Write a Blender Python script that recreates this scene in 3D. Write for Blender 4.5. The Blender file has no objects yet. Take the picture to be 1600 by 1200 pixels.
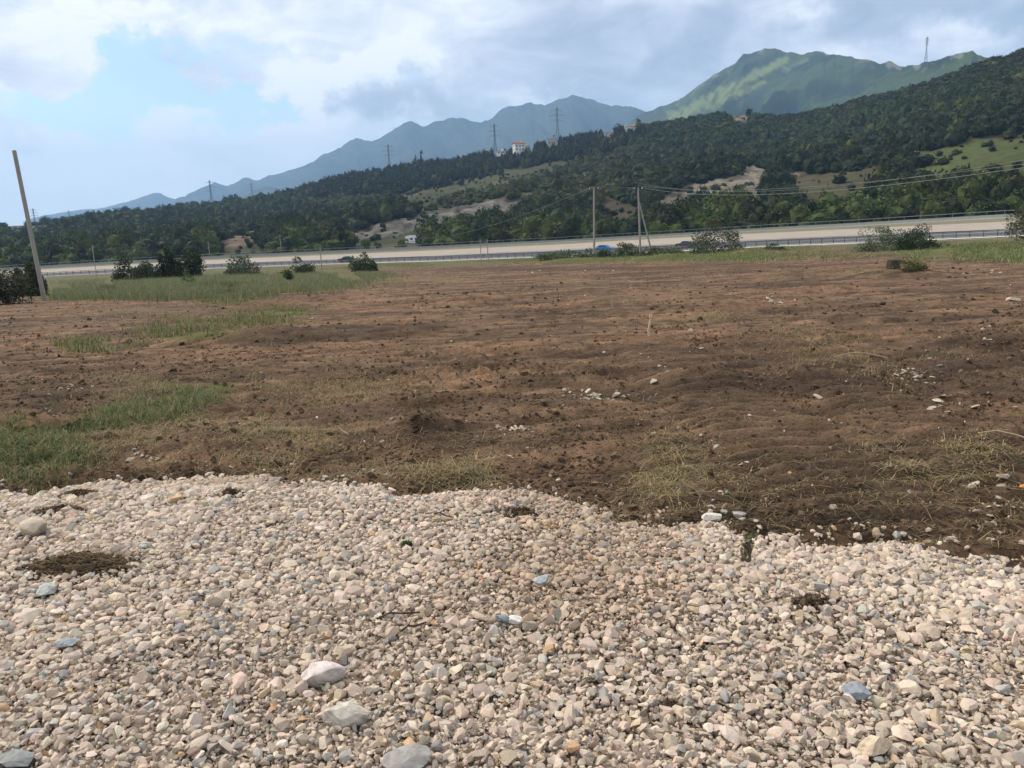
import bpy, bmesh, math, random
import numpy as np
from mathutils import Vector, Matrix

S = bpy.context.scene
COL = S.collection
R = math.radians
rng = np.random.default_rng(7)
random.seed(7)

# ------------------------------------------------------------------ camera
CAM_H = 1.6
F = 1250.0                      # focal length in photo pixels (1600 wide)
PITCH, ROLL = math.atan(285 / F), 0.044
fw = np.array([0, math.cos(PITCH), -math.sin(PITCH)])
up0 = np.array([0, math.sin(PITCH), math.cos(PITCH)])
rt0 = np.array([1.0, 0, 0])
up = up0 * math.cos(ROLL) + rt0 * math.sin(ROLL)
rt = rt0 * math.cos(ROLL) - up0 * math.sin(ROLL)
cd = bpy.data.cameras.new('camera')
cam = bpy.data.objects.new('camera', cd)
COL.objects.link(cam)
cd.sensor_width = 36
cd.lens = 36 * F / 1600
cd.clip_start, cd.clip_end = 0.05, 60000
cam.matrix_world = Matrix(((rt[0], up[0], -fw[0], 0), (rt[1], up[1], -fw[1], 0), (rt[2], up[2], -fw[2], CAM_H), (0, 0, 0, 1)))
S.camera = cam
S.render.engine = 'CYCLES'
S.cycles.use_denoising = True
S.cycles.max_bounces = 5
S.cycles.diffuse_bounces = 3
S.cycles.volume_bounces = 1
S.cycles.transparent_max_bounces = 8
S.cycles.sample_clamp_indirect = 4
S.view_settings.view_transform = 'Standard'
S.view_settings.look = 'None'
S.view_settings.exposure = 0.33
S.view_settings.gamma = 1.0


def direc(px, py):
    px, py = np.asarray(px, float), np.asarray(py, float)
    return fw * F + rt * (px - 800)[..., None] + up * (600 - py)[..., None]


def azte(px, py):
    d = direc(px, py)
    h = np.hypot(d[..., 0], d[..., 1])
    return np.arctan2(d[..., 0], d[..., 1]), d[..., 2] / h


def at(px, py, dist):            # point seen at a photo pixel, at a horizontal distance in metres
    a, t = azte(px, py)
    return np.array([math.sin(a) * dist, math.cos(a) * dist, CAM_H + t * dist])


def proj(P):                     # world points -> photo pixels (for laying out patches)
    q = P - np.array([0, 0, CAM_H])
    zf = np.maximum(q @ fw, 1e-3)
    return 800 + F * (q @ rt) / zf, 600 - F * (q @ up) / zf


# ------------------------------------------------------------------ sun and sky
SUN_AZ, SUN_EL = R(-62), R(42)   # azimuth from +Y towards +X
sl = bpy.data.lights.new('sun', 'SUN')
sl.energy, sl.angle, sl.color = 3.1, R(10), (1.0, 0.90, 0.78)
sun = bpy.data.objects.new('sun', sl)
COL.objects.link(sun)
sd = Vector((math.sin(SUN_AZ) * math.cos(SUN_EL), math.cos(SUN_AZ) * math.cos(SUN_EL), math.sin(SUN_EL)))
sun.rotation_euler = sd.to_track_quat('Z', 'Y').to_euler()
sun.location = (0, 0, 60)

W = bpy.data.worlds.new("World")
S.world = W
W.use_nodes = True
wn, wl = W.node_tree.nodes, W.node_tree.links
wn.clear()


def setin(sock, v):
    if isinstance(v, bpy.types.NodeSocket):
        wl_tree(sock).links.new(v, sock)
    else:
        sock.default_value = v


def wl_tree(sock):
    return sock.id_data


def mth(nt, op, a, b=None, c=None, clamp=False):
    n = nt.nodes.new('ShaderNodeMath')
    n.operation = op
    n.use_clamp = clamp
    for i, v in enumerate((a, b, c)):
        if v is not None:
            setin(n.inputs[i], v)
    return n.outputs[0]


def sstep(nt, v, lo, hi):
    n = nt.nodes.new('ShaderNodeMapRange')
    n.interpolation_type = 'SMOOTHSTEP'
    setin(n.inputs['Value'], v)
    n.inputs['From Min'].default_value = lo
    n.inputs['From Max'].default_value = hi
    return n.outputs[0]


def mixc(nt, fac, a, b, blend='MIX'):
    n = nt.nodes.new('ShaderNodeMix')
    n.data_type = 'RGBA'
    n.blend_type = blend
    setin(n.inputs[0], fac)
    for s, v in ((n.inputs[6], a), (n.inputs[7], b)):
        setin(s, v if isinstance(v, bpy.types.NodeSocket) else (*v, 1))
    return n.outputs[2]


def noise(nt, vec, scale, detail=4, rough=0.55, dist=0.0):
    n = nt.nodes.new('ShaderNodeTexNoise')
    if vec is not None:
        nt.links.new(vec, n.inputs['Vector'])
    n.inputs['Scale'].default_value = scale
    n.inputs['Detail'].default_value = detail
    n.inputs['Roughness'].default_value = rough
    n.inputs['Distortion'].default_value = dist
    return n.outputs[0]


def build_world():
    nt = W.node_tree
    sky = wn.new('ShaderNodeTexSky')
    sky.sky_type = 'NISHITA'
    sky.sun_disc = False
    sky.sun_elevation = SUN_EL
    sky.sun_rotation = SUN_AZ
    sky.air_density, sky.dust_density, sky.ozone_density = 1.0, 0.25, 3.0
    bg = wn.new('ShaderNodeBackground')
    bg.inputs[1].default_value = 0.135
    wl.new(sky.outputs[0], bg.inputs[0])
    tc = wn.new('ShaderNodeTexCoord')
    sx = wn.new('ShaderNodeSeparateXYZ')
    wl.new(tc.outputs['Generated'], sx.inputs[0])
    x, y, z = sx.outputs
    az = mth(nt, 'ARCTAN2', x, y)
    el = mth(nt, 'ARCSINE', z)
    # cloud coordinates: view direction, heightened so that cloud banks lie flat
    mp = wn.new('ShaderNodeMapping')
    mp.inputs['Scale'].default_value = (1.0, 1.0, 2.3)
    mp.inputs['Location'].default_value = (3.1, .7, .4)
    wl.new(tc.outputs['Generated'], mp.inputs['Vector'])
    P = mp.outputs[0]
    n1 = noise(nt, P, 3.6, 12, 0.52, 0.5)
    n2 = noise(nt, P, 10.0, 12, 0.58, 0.6)
    n3 = noise(nt, P, 1.6, 3, 0.5)
    # billowing edges: the cloud masses below are shifted about by noise
    mp2 = wn.new('ShaderNodeMapping')
    mp2.inputs['Scale'].default_value = (1.0, 1.0, 1.7)
    mp2.inputs['Location'].default_value = (9.1, 4.7, 2.4)
    wl.new(tc.outputs['Generated'], mp2.inputs['Vector'])
    az = mth(nt, 'ADD', az, mth(nt, 'MULTIPLY', mth(nt, 'SUBTRACT', noise(nt, mp2.outputs[0], 11, 7, 0.62), 0.5), 0.20))
    mp3 = wn.new('ShaderNodeMapping')
    mp3.inputs['Location'].default_value = (-5.1, 2.7, 8.4)
    wl.new(tc.outputs['Generated'], mp3.inputs['Vector'])
    elw = mth(nt, 'ADD', el, mth(nt, 'MULTIPLY', mth(nt, 'SUBTRACT', noise(nt, mp3.outputs[0], 13, 7, 0.62), 0.5), 0.13))

    def blob(px, py, rx, ry, w, ang=0.0):
        a0, t0 = azte(px, py)
        e0 = math.atan(float(t0))
        da = mth(nt, 'SUBTRACT', az, float(a0))
        de = mth(nt, 'SUBTRACT', elw, e0)
        if ang:
            c, s = math.cos(R(ang)), math.sin(R(ang))
            u = mth(nt, 'ADD', mth(nt, 'MULTIPLY', da, c), mth(nt, 'MULTIPLY', de, s))
            v = mth(nt, 'SUBTRACT', mth(nt, 'MULTIPLY', de, c), mth(nt, 'MULTIPLY', da, s))
        else:
            u, v = da, de
        u = mth(nt, 'MULTIPLY', u, F / rx)
        v = mth(nt, 'MULTIPLY', v, F / ry)
        r2 = mth(nt, 'ADD', mth(nt, 'MULTIPLY', u, u), mth(nt, 'MULTIPLY', v, v))
        g = mth(nt, 'EXPONENT', mth(nt, 'MULTIPLY', r2, -1.0))
        return mth(nt, 'MULTIPLY', g, w)

    def total(lst):
        s = 0.0
        for b in lst:
            s = mth(nt, 'ADD', s, blob(*b))
        return s
    holes = total(HOLES)
    hv = mth(nt, 'ADD', holes, mth(nt, 'MULTIPLY', mth(nt, 'SUBTRACT', n2, 0.5), 1.7))
    hv = mth(nt, 'ADD', hv, mth(nt, 'MULTIPLY', mth(nt, 'SUBTRACT', n1, 0.5), 1.5))
    blue = sstep(nt, hv, 0.22, 0.95)
    br = total(LIGHTS)
    br = mth(nt, 'ADD', br, mth(nt, 'MULTIPLY', mth(nt, 'SUBTRACT', n1, 0.5), 1.5))
    br = mth(nt, 'ADD', br, mth(nt, 'MULTIPLY', mth(nt, 'SUBTRACT', n2, 0.5), 1.15))
    br = mth(nt, 'ADD', br, mth(nt, 'MULTIPLY', mth(nt, 'SUBTRACT', n3, 0.5), 0.4))
    ramp = wn.new('ShaderNodeValToRGB')
    e = ramp.color_ramp.elements
    e[0].position, e[0].color = 0.0, (0.30, 0.37, 0.49, 1)
    e[1].position, e[1].color = 1.0, (0.96, 0.96, 0.97, 1)
    for p, c in ((0.32, (0.43, 0.49, 0.60, 1)), (0.6, (0.62, 0.67, 0.76, 1)), (0.8, (0.78, 0.81, 0.86, 1))):
        q = e.new(p)
        q.color = c
    wl.new(mth(nt, 'ADD', br, 0.68, clamp=True), ramp.inputs[0])
    # pale band low over the horizon, bright thin cloud overhead
    low = sstep(nt, el, 0.17, 0.0)
    lowl = mth(nt, 'MULTIPLY', low, sstep(nt, az, 0.15, -0.45))
    cc = mixc(nt, mth(nt, 'MULTIPLY', lowl, 0.75), ramp.outputs[0], (1.08, 1.1, 1.08))
    cc = mixc(nt, mth(nt, 'MULTIPLY', sstep(nt, el, 0.36, 0.75), 0.75), cc, (0.92, 0.90, 0.87))
    bg2 = wn.new('ShaderNodeBackground')
    wl.new(cc, bg2.inputs[0])
    bg2.inputs[1].default_value = 1.0
    mx = wn.new('ShaderNodeMixShader')
    cov = mth(nt, 'SUBTRACT', 1.0, mth(nt, 'MULTIPLY', blue, 0.84))
    wl.new(cov, mx.inputs[0])
    wl.new(bg.outputs[0], mx.inputs[1])
    wl.new(bg2.outputs[0], mx.inputs[2])
    out = wn.new('ShaderNodeOutputWorld')
    wl.new(mx.outputs[0], out.inputs[0])


HOLES = [(205, 95, 65, 40, .75, -25), (300, 125, 110, 36, .8, -18), (400, 165, 100, 32, .6, -10), (150, 165, 120, 24, .85, 0),
         (60, 128, 70, 14, .55, -8), (300, 205, 110, 18, .5), (150, 150, 120, 26, .4), (150, 270, 360, 55, -.6), (240, 60, 40, 14, .3), (420, 85, 110, 22, .5, -20), (480, 138, 46, 46, -1.0), (70, 60, 80, 50, -.6),
         (1130, 60, 80, 12, .15), (250, 128, 22, 8, -.5), (350, 124, 26, 12, -.5), (330, 180, 150, 12, -.35)]
LIGHTS = [(70, 50, 120, 60, .3), (452, 118, 44, 40, .6), (458, 158, 44, 16, .42), (520, 100, 70, 14, .2), (250, 22, 150, 25, .25), (30, 145, 60, 12, .3),
          (590, 142, 90, 22, -.40), (700, 162, 120, 24, -.36), (560, 95, 90, 18, .3), (480, 112, 60, 14, .25), (520, 165, 90, 10, -.25), (1000, 80, 300, 60, -.14), (1180, 20, 260, 45, -.08), (900, 20, 160, 50, -.1),
          (1450, 20, 200, 40, -.16), (1270, 30, 45, 16, .42), (1330, 75, 50, 18, .26), (1530, 70, 90, 20, .42), (830, 148, 70, 12, .42),
          (250, 215, 260, 40, .22), (200, 300, 300, 50, .28), (620, 30, 250, 40, .12), (940, 130, 120, 40, -.14), (330, 178, 110, 12, .3),
          (60, 215, 70, 14, -.3), (420, 190, 160, 16, .05), (1050, 110, 40, 25, .16), (200, 260, 160, 20, -.12)]
build_world()

# ------------------------------------------------------------------ numeric helpers


def _hash(ix, iy, seed):
    h = (ix.astype(np.int64) * 374761393 + iy.astype(np.int64) * 668265263 + seed * 974634777) & 0xffffffff
    h = ((h ^ (h >> 13)) * 1274126177) & 0xffffffff
    h = h ^ (h >> 16)
    return (h & 0xffff) / 65535.0


def vn(x, y, seed=0):
    x, y = np.asarray(x, float), np.asarray(y, float)
    ix, iy = np.floor(x), np.floor(y)
    fx, fy = x - ix, y - iy
    fx, fy = fx * fx * (3 - 2 * fx), fy * fy * (3 - 2 * fy)
    a, b = _hash(ix, iy, seed), _hash(ix + 1, iy, seed)
    c, d = _hash(ix, iy + 1, seed), _hash(ix + 1, iy + 1, seed)
    return (a * (1 - fx) + b * fx) * (1 - fy) + (c * (1 - fx) + d * fx) * fy


def fbm(x, y, octv=4, seed=0, gain=0.5):
    s, a, t = 0.0, 1.0, 0.0
    for o in range(octv):
        s = s + a * vn(np.asarray(x) * 2 ** o + 17.3 * o, np.asarray(y) * 2 ** o - 9.1 * o, seed + o)
        t += a
        a *= gain
    return s / t


def smooth(v, lo, hi):
    t = np.clip((v - lo) / (hi - lo), 0, 1)
    return t * t * (3 - 2 * t)


def lerp(a, b, t):
    return a + (b - a) * t


def inpoly(x, y, poly):
    r = np.zeros(np.shape(x), bool)
    n = len(poly)
    for i in range(n):
        x1, y1 = poly[i]
        x2, y2 = poly[(i + 1) % n]
        c = ((y1 > y) != (y2 > y)) & (x < (x2 - x1) * (y - y1) / ((y2 - y1) if y2 != y1 else 1e-9) + x1)
        r ^= c
    return r


def curve(pts):                   # photo polyline -> tan(elevation) as a function of azimuth
    p = np.array(pts, float)
    a, t = azte(p[:, 0], p[:, 1])
    o = np.argsort(a)
    return lambda az: np.interp(az, a[o], t[o])


def acurve(pts, y0=340):          # (photo x, value) -> value as a function of azimuth
    p = np.array(pts, float)
    a, _ = azte(p[:, 0], np.full(len(p), y0))
    return lambda az: np.interp(az, a, p[:, 1])


# ------------------------------------------------------------------ mesh helpers
def link(name, me, mat=None, parent=None):
    o = bpy.data.objects.new(name, me)
    COL.objects.link(o)
    if mat:
        me.materials.append(mat)
    if parent:
        o.parent = parent
    return o


def np_mesh(name, V, Fc, mat=None, col=None, parent=None, smooth_=False):
    V = np.ascontiguousarray(V, np.float32)
    Fc = np.ascontiguousarray(Fc, np.int32)
    me = bpy.data.meshes.new(name)
    me.vertices.add(len(V))
    me.vertices.foreach_set('co', V.ravel())
    k = Fc.shape[1]
    me.loops.add(Fc.size)
    me.loops.foreach_set('vertex_index', Fc.ravel())
    me.polygons.add(len(Fc))
    me.polygons.foreach_set('loop_start', np.arange(0, Fc.size, k, dtype=np.int32))
    me.polygons.foreach_set('loop_total', np.full(len(Fc), k, np.int32))
    me.polygons.foreach_set('use_smooth', np.full(len(Fc), smooth_, bool))
    if col is not None:
        at_ = me.color_attributes.new('col', 'FLOAT_COLOR', 'POINT')
        c = np.ones((len(V), 4), np.float32)
        c[:, :3] = col
        at_.data.foreach_set('color', c.ravel())
    me.update()
    me.validate()
    return link(name, me, mat, parent)


def tag(o, label=None, cat=None, group=None, kind=None):
    if label:
        o['label'] = label
    if cat:
        o['category'] = cat
    if group:
        o['group'] = group
    if kind:
        o['kind'] = kind
    return o


def empty(name, loc, label, cat, group=None, rz=0.0):
    o = bpy.data.objects.new(name, None)
    COL.objects.link(o)
    o.location = [float(v) for v in loc]
    o.rotation_euler = (0, 0, rz)
    o.empty_display_size = 0.3
    return tag(o, label, cat, group)


class MB:                          # collects simple solids into one mesh
    def __init__(self):
        self.bm = bmesh.new()

    def box(self, c, s, rot=None, bevel=0.0):
        r = bmesh.ops.create_cube(self.bm, size=1)
        vs = r['verts']
        bmesh.ops.scale(self.bm, vec=s, verts=vs)
        if bevel:
            es = list({e for v in vs for e in v.link_edges})
            q = bmesh.ops.bevel(self.bm, geom=es, offset=bevel, segments=2, affect='EDGES', profile=0.6)
            vs = list({v for f in q['faces'] for v in f.verts} | {v for v in vs if v.is_valid})
        if rot is not None:
            bmesh.ops.rotate(self.bm, cent=(0, 0, 0), matrix=rot, verts=vs)
        bmesh.ops.translate(self.bm, vec=c, verts=vs)
        return self

    def rod(self, a, b, r1, r2=None, seg=8):
        a, b = Vector(a), Vector(b)
        r2 = r1 if r2 is None else r2
        d = (b - a).normalized()
        s = d.cross(Vector((0, 0, 1)) if abs(d.z) < .9 else Vector((1, 0, 0))).normalized()
        u = d.cross(s)
        cs = [(math.cos(i * 2 * math.pi / seg), math.sin(i * 2 * math.pi / seg)) for i in range(seg)]
        return self.loft([[p + (s * c + u * n) * r for c, n in cs] for p, r in ((a, r1), (b, r2))])

    def prism(self, prof, y0, y1, axis='Y'):   # profile in (x,z), extruded along y
        A = [self.bm.verts.new((p[0], y0, p[1])) for p in prof]
        B = [self.bm.verts.new((p[0], y1, p[1])) for p in prof]
        n = len(prof)
        self.bm.faces.new(A)
        self.bm.faces.new(B[::-1])
        for i in range(n):
            self.bm.faces.new((A[i], B[i], B[(i + 1) % n], A[(i + 1) % n]))
        return self

    def loft(self, rings, cap=True):
        L = [[self.bm.verts.new(p) for p in r] for r in rings]
        for a, b in zip(L, L[1:]):
            n = len(a)
            for i in range(n):
                self.bm.faces.new((a[i], a[(i + 1) % n], b[(i + 1) % n], b[i]))
        if cap:
            self.bm.faces.new(L[0][::-1])
            self.bm.faces.new(L[-1])
        return self

    def build(self, name, mat, parent=None, smooth_=False):
        bmesh.ops.recalc_face_normals(self.bm, faces=self.bm.faces)
        me = bpy.data.meshes.new(name)
        self.bm.to_mesh(me)
        self.bm.free()
        if smooth_:
            for p in me.polygons:
                p.use_smooth = True
        return link(name, me, mat, parent)


# ------------------------------------------------------------------ materials
def mat(name, color, rough=0.8, vary=0.25, scale=6.0, bump=0.0, bscale=30.0, metal=0.0, spec=0.3, attr=False, transl=0.0, fine=None, bdist=0.02):
    m = bpy.data.materials.new(name)
    m.use_nodes = True
    nt = m.node_tree
    b = nt.nodes['Principled BSDF']
    b.inputs['Roughness'].default_value = rough
    b.inputs['Metallic'].default_value = metal
    b.inputs['Specular IOR Level'].default_value = spec
    tc = nt.nodes.new('ShaderNodeTexCoord')
    vec = tc.outputs['Object']
    if attr:
        a = nt.nodes.new('ShaderNodeAttribute')
        a.attribute_name = 'col'
        base = a.outputs['Color']
    else:
        base = tuple(color)
    n = noise(nt, vec, scale, 5, 0.6)
    k = mth(nt, 'ADD', mth(nt, 'MULTIPLY', mth(nt, 'SUBTRACT', n, 0.5), vary * 3.2), 1.0)
    if fine:
        n2 = noise(nt, vec, fine[0], 4, 0.65)
        k = mth(nt, 'MULTIPLY', k, mth(nt, 'ADD', mth(nt, 'MULTIPLY', mth(nt, 'SUBTRACT', n2, 0.5), fine[1] * 3.2), 1.0))
    k = mth(nt, 'MAXIMUM', k, 0.15)
    cb = nt.nodes.new('ShaderNodeCombineXYZ')
    for i in range(3):
        nt.links.new(k, cb.inputs[i])
    c = mixc(nt, 1.0, base, cb.outputs[0], 'MULTIPLY')
    nt.links.new(c, b.inputs['Base Color'])
    if bump:
        bn = nt.nodes.new('ShaderNodeBump')
        bn.inputs['Strength'].default_value = bump
        bn.inputs['Distance'].default_value = bdist
        nt.links.new(noise(nt, vec, bscale, 6, 0.65), bn.inputs['Height'])
        nt.links.new(bn.outputs[0], b.inputs['Normal'])
    if transl:
        tr = nt.nodes.new('ShaderNodeBsdfTranslucent')
        nt.links.new(c, tr.inputs[0])
        mx = nt.nodes.new('ShaderNodeMixShader')
        mx.inputs[0].default_value = transl
        nt.links.new(b.outputs[0], mx.inputs[1])
        nt.links.new(tr.outputs[0], mx.inputs[2])
        nt.links.new(mx.outputs[0], nt.nodes['Material Output'].inputs[0])
    return m


M_STONE = mat('crushed_stone', None, .85, .16, 30, .5, 90, attr=True, spec=.25, fine=(140, .1), bdist=.006)
M_SOIL = mat('bare_soil', None, .95, .26, 7.5, 1.0, 42, attr=True, spec=.12, fine=(55, .42), bdist=.035)
M_CLOD = mat('soil_clod', None, .95, .2, 14, .8, 60, attr=True, spec=.1)
M_GRASS = mat('grass_blade', None, .7, .12, 3, attr=True, spec=.2, transl=.25)
M_LEAF = mat('foliage', None, .75, .12, .6, attr=True, spec=.15, transl=.12)
M_HILL = mat('hill_ground', None, .95, .16, .05, .8, .5, attr=True, spec=.1, fine=(.4, .30), bdist=.8)
M_MOUNT = mat('mountain_ground', None, .95, .10, .004, .6, .02, attr=True, spec=.08, fine=(.03, .18), bdist=14)
M_BARK = mat('bark', (.10, .08, .06), .9, .25, 8, .5, 30)
M_ASPH = mat('asphalt', (.062, .063, .07), .85, .1, .4, .1, 20)
M_BEIGE = mat('pale_gravel_road', (.31, .268, .22), .95, .12, .25, .3, 4, fine=(2.5, .12))
M_CONC = mat('concrete', (.24, .25, .225), .85, .14, 1.5, .2, 25)
M_POLE = mat('weathered_pole', (.27, .25, .225), .85, .16, 2.0, .3, 40)
M_WOOD = mat('weathered_wood', (.33, .25, .17), .85, .2, 6, .4, 60)
M_DARKWOOD = mat('old_wood', (.055, .042, .036), .9, .3, 9, .6, 50)
M_GALV = mat('galvanised_steel', (.20, .21, .215), .6, .12, 1.5, metal=.4, spec=.4)
M_GALVD = mat('dull_steel', (.06, .065, .07), .6, .12, 1.5, metal=.3)
M_LATT = mat('pylon_steel', (.13, .14, .16), .6, .1, .5, metal=.3)
M_WIRE = mat('wire', (.20, .22, .20), .5, .05, 1, metal=.3)
M_WHITE = mat('white_paint', (.78, .78, .76), .4, .05, 2, spec=.5)
M_GLASS = mat('dark_glass', (.02, .025, .03), .1, .1, 3, spec=.6)
M_TYRE = mat('tyre_rubber', (.02, .02, .02), .85, .1, 10)
M_RIM = mat('wheel_rim', (.4, .4, .42), .35, .1, 6, metal=.7)
M_LAMP = mat('lamp_glass', (.75, .75, .72), .15, .05, 8, spec=.6)
M_RED = mat('tail_lamp', (.35, .02, .02), .2, .05, 8, spec=.6)
M_RENDER = mat('house_render', (.60, .585, .55), .9, .06, .8)
M_BRICKY = mat('bare_house_wall', (.38, .34, .30), .9, .12, .8)
M_TILE = mat('roof_tile', (.22, .095, .07), .85, .2, 1.2)
M_WINDOW = mat('window_pane', (.035, .045, .055), .15, .1, 2, spec=.6)
M_FRAME = mat('window_frame', (.25, .18, .12), .6, .1, 3)
M_ORANGE = mat('orange_clay', (.62, .24, .06), .8, .12, 20, .3, 60)
PAINT = {}


def paint(name, c):
    if name not in PAINT:
        PAINT[name] = mat(name, c, .3, .05, 2, spec=.6)
    return PAINT[name]


# ------------------------------------------------------------------ road layout (functions of azimuth)
d_near = acurve([(-400, 330), (100, 262), (500, 226), (900, 192), (1300, 168), (1600, 151), (2000, 142)])
t_near = curve([(-400, 458), (80, 431), (320, 419), (540, 411), (675, 407), (875, 400), (1075, 390), (1200, 384), (1350, 378), (1550, 369), (2000, 349)])
t_asph = curve([(-400, 455), (80, 427.5), (320, 414), (540, 405), (675, 400), (875, 391), (1075, 380.5), (1200, 374), (1350, 367.5), (1550, 359), (2000, 337)])
t_top = curve([(-400, 448), (80, 420.5), (320, 407), (540, 397.5), (675, 391.5), (875, 382), (1075, 370.5), (1200, 364), (1350, 357), (1550, 347.5), (2000, 325)])
t_bar = curve([(-400, 447), (80, 418.5), (320, 405), (540, 395), (675, 389), (875, 379.5), (1075, 368.5), (1200, 361), (1350, 353.5), (1550, 342.5), (2000, 320)])


def road_pt(az, off):             # a point on the motorway's cross-section: off metres beyond the near rail
    d = d_near(az)
    ks = np.array([0, 10, 34, 38])
    zs = np.stack([CAM_H + f(az) * (d + k) for f, k in zip((t_near, t_asph, t_top, t_bar), ks)], 0)
    off = np.asarray(off, float)
    z = np.where(off <= 10, lerp(zs[0], zs[1], off / 10), np.where(off <= 34, lerp(zs[1], zs[2], (off - 10) / 24), lerp(zs[2], zs[3], np.clip((off - 34) / 4, 0, 1))))
    dd = d + off
    return np.stack([np.sin(az) * dd, np.cos(az) * dd, z], -1)


# ------------------------------------------------------------------ field relief
EDGE = [(-700, 760), (-200, 752), (0, 747), (43, 760), (87, 745), (165, 737), (230, 737), (303, 731), (416, 724), (442, 743), (477, 748), (560, 746), (591, 741), (613, 765),
        (660, 762), (717, 754), (803, 751), (860, 762), (916, 784), (955, 803), (1000, 806), (1098, 806), (1117, 796), (1152, 822), (1238, 838), (1303, 842),
        (1411, 840), (1476, 857), (1555, 873), (1600, 878), (1800, 895), (2300, 930)]
_e = np.array(EDGE, float)
_a, _t = azte(_e[:, 0], _e[:, 1])
_de = (CAM_H - 0.06) / -_t
_o = np.argsort(_a)


def gravel_edge(az):
    return np.interp(az, _a[_o], _de[_o])


def z_base(x, y):
    """Smooth lie of the land: gravel pad, sloping field, verge down to the motorway."""
    d = np.hypot(x, y)
    az = np.arctan2(x, y)
    azc = np.clip(az, -.85, .85)
    zp = np.minimum(0.0, .27 - .064 * np.maximum(y, d * .45))
    D0 = 88.0
    dn = d_near(azc) - 1.0
    zn = CAM_H + t_near(azc) * (dn + 1.0) - .25
    z0 = np.minimum(0.0, .27 - .064 * np.maximum(D0 * np.cos(az), D0 * .45))
    u = np.clip((d - D0) / (dn - D0), 0, 1)
    far = lerp(z0, zn, u)
    return np.where(d < D0, zp, far)


def hit(px, py, zfun=None):       # where the ray through a photo pixel meets the land
    px, py = np.atleast_1d(np.asarray(px, float)), np.atleast_1d(np.asarray(py, float))
    a, t = azte(px, py)
    sa, ca = np.sin(a), np.cos(a)
    hi = np.full(a.shape, 1.0)
    done = np.zeros(a.shape, bool)
    q = 1.06
    for d in np.geomspace(1.0, 300, 99):
        below = CAM_H + t * d <= z_base(sa * d, ca * d)
        hi = np.where(below & ~done, d, hi)
        done |= below
        if done.all():
            break
    hi = np.where(done, hi, 300)
    lo = hi / q
    for _ in range(12):
        m = (lo + hi) / 2
        b = CAM_H + t * m <= z_base(sa * m, ca * m)
        hi = np.where(b, m, hi)
        lo = np.where(b, lo, m)
    if zfun is not None:
        for _ in range(3):
            z = zfun(sa * hi, ca * hi)
            hi = hi + .8 * np.clip((CAM_H + t * hi - z) / (-t + .02), -.12 * hi, .12 * hi)
    zf = zfun or z_base
    return np.stack([sa * hi, ca * hi, zf(sa * hi, ca * hi)], -1)


# mounds of pushed-up earth: photo x, y, half width (m), half depth (m), height (m)
MOUNDS = [(430, 530, 1.5, .5, .16), (350, 538, .8, .4, .12), (520, 520, 1.2, .35, .1), (640, 520, 1.0, .4, .08), (830, 600, .9, .3, .1), (720, 625, .8, .25, .07),
          (660, 668, .22, .16, .12), (1110, 597, .5, .3, .1), (1255, 600, .4, .2, .12), (560, 420, 7, 1.6, .35), (900, 412, 9, 1.8, .45), (1040, 408, 5, 1.5, .5), (1180, 400, 5, 2, .5),
          (1400, 432, 1.5, .8, .2), (1280, 455, 1.3, .8, .12), (1300, 430, 3, 1, .15), (760, 470, 2.5, .7, .12), (900, 460, 2.8, .8, .13), (170, 462, .8, .6, .25), (350, 456, 2, .7, .2),
          (480, 470, 2.5, .7, .14), (1560, 540, .9, .4, .13), (1340, 500, 1.2, .5, .08), (330, 700, .5, .3, .08), (800, 640, .6, .2, .06), (1550, 395, 8, 3, .4), (1000, 470, 2, .7, .1)]
_mh = hit([m[0] for m in MOUNDS], [m[1] for m in MOUNDS])


def z_ground(x, y):
    x, y = np.asarray(x, float), np.asarray(y, float)
    if x.ndim == 0:
        return z_ground(x[None], y[None])[0]
    z = z_base(x, y)
    d = np.hypot(x, y)
    az = np.arctan2(x, y)
    soil = smooth(d - gravel_edge(az), -.05, .15) * smooth(d, 260, 150)
    wx, wy = x + .25 * fbm(x * .9, y * .9, 2, 5), y + .35 * fbm(x * .7, y * .7, 2, 8)
    n = .16 * (fbm(wx * .16, wy * .38, 3, 11) - .5)
    n = n + .085 * (fbm(wx * .9, wy * 1.9, 3, 12) - .5)
    rough = smooth(fbm(x * .25, y * .45, 3, 13), .38, .66)
    n = n + .19 * rough * (fbm(wx * 3.2, wy * 6, 3, 14) - .5)
    n = n + .075 * (.35 + rough) * (np.abs(fbm(x * 11, y * 15, 2, 15) - .5) * 2 - .4)
    n = n * lerp(1.0, .45, smooth(d, 7, 16)) + .14 * lerp(1, .5, smooth(d, 8, 25)) * (streak(x, y) - .5)
    # crawler tread prints
    tr = TRACKS(x, y)
    ph = y * 2 * math.pi / .19 + 3.0 * fbm(x * .8, y * .5, 2, 21) + 1.1 * np.sin(x * 2.3)
    n = n * (1 - .8 * tr) + tr * .12 * (np.abs(np.sin(ph * .5)) - .5) * (.35 + 1.1 * fbm(x * 3, y * 3, 2, 22))
    n = np.array(n)
    for (mx, my, _), (_, _, rx, ry, h) in zip(_mh, MOUNDS):
        e2 = ((x - mx) / rx) ** 2 + ((y - my) / ry) ** 2
        k = e2 < 8
        if k.any():
            xk, yk = x[k], y[k]
            n[k] += 1.35 * h * np.exp(-e2[k]) * (.55 + .9 * fbm(xk * 2.2 / max(rx, .4), yk * 3 / max(rx, .4), 3, 31))
    grav = (1 - soil)
    n = n * soil + grav * (.035 + .03 * fbm(x * .8, y * .8, 2, 41) + .05 * smooth(gravel_edge(az) - d, .0, .5) - .05) * smooth(d, 8, 4)
    return z + n


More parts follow.
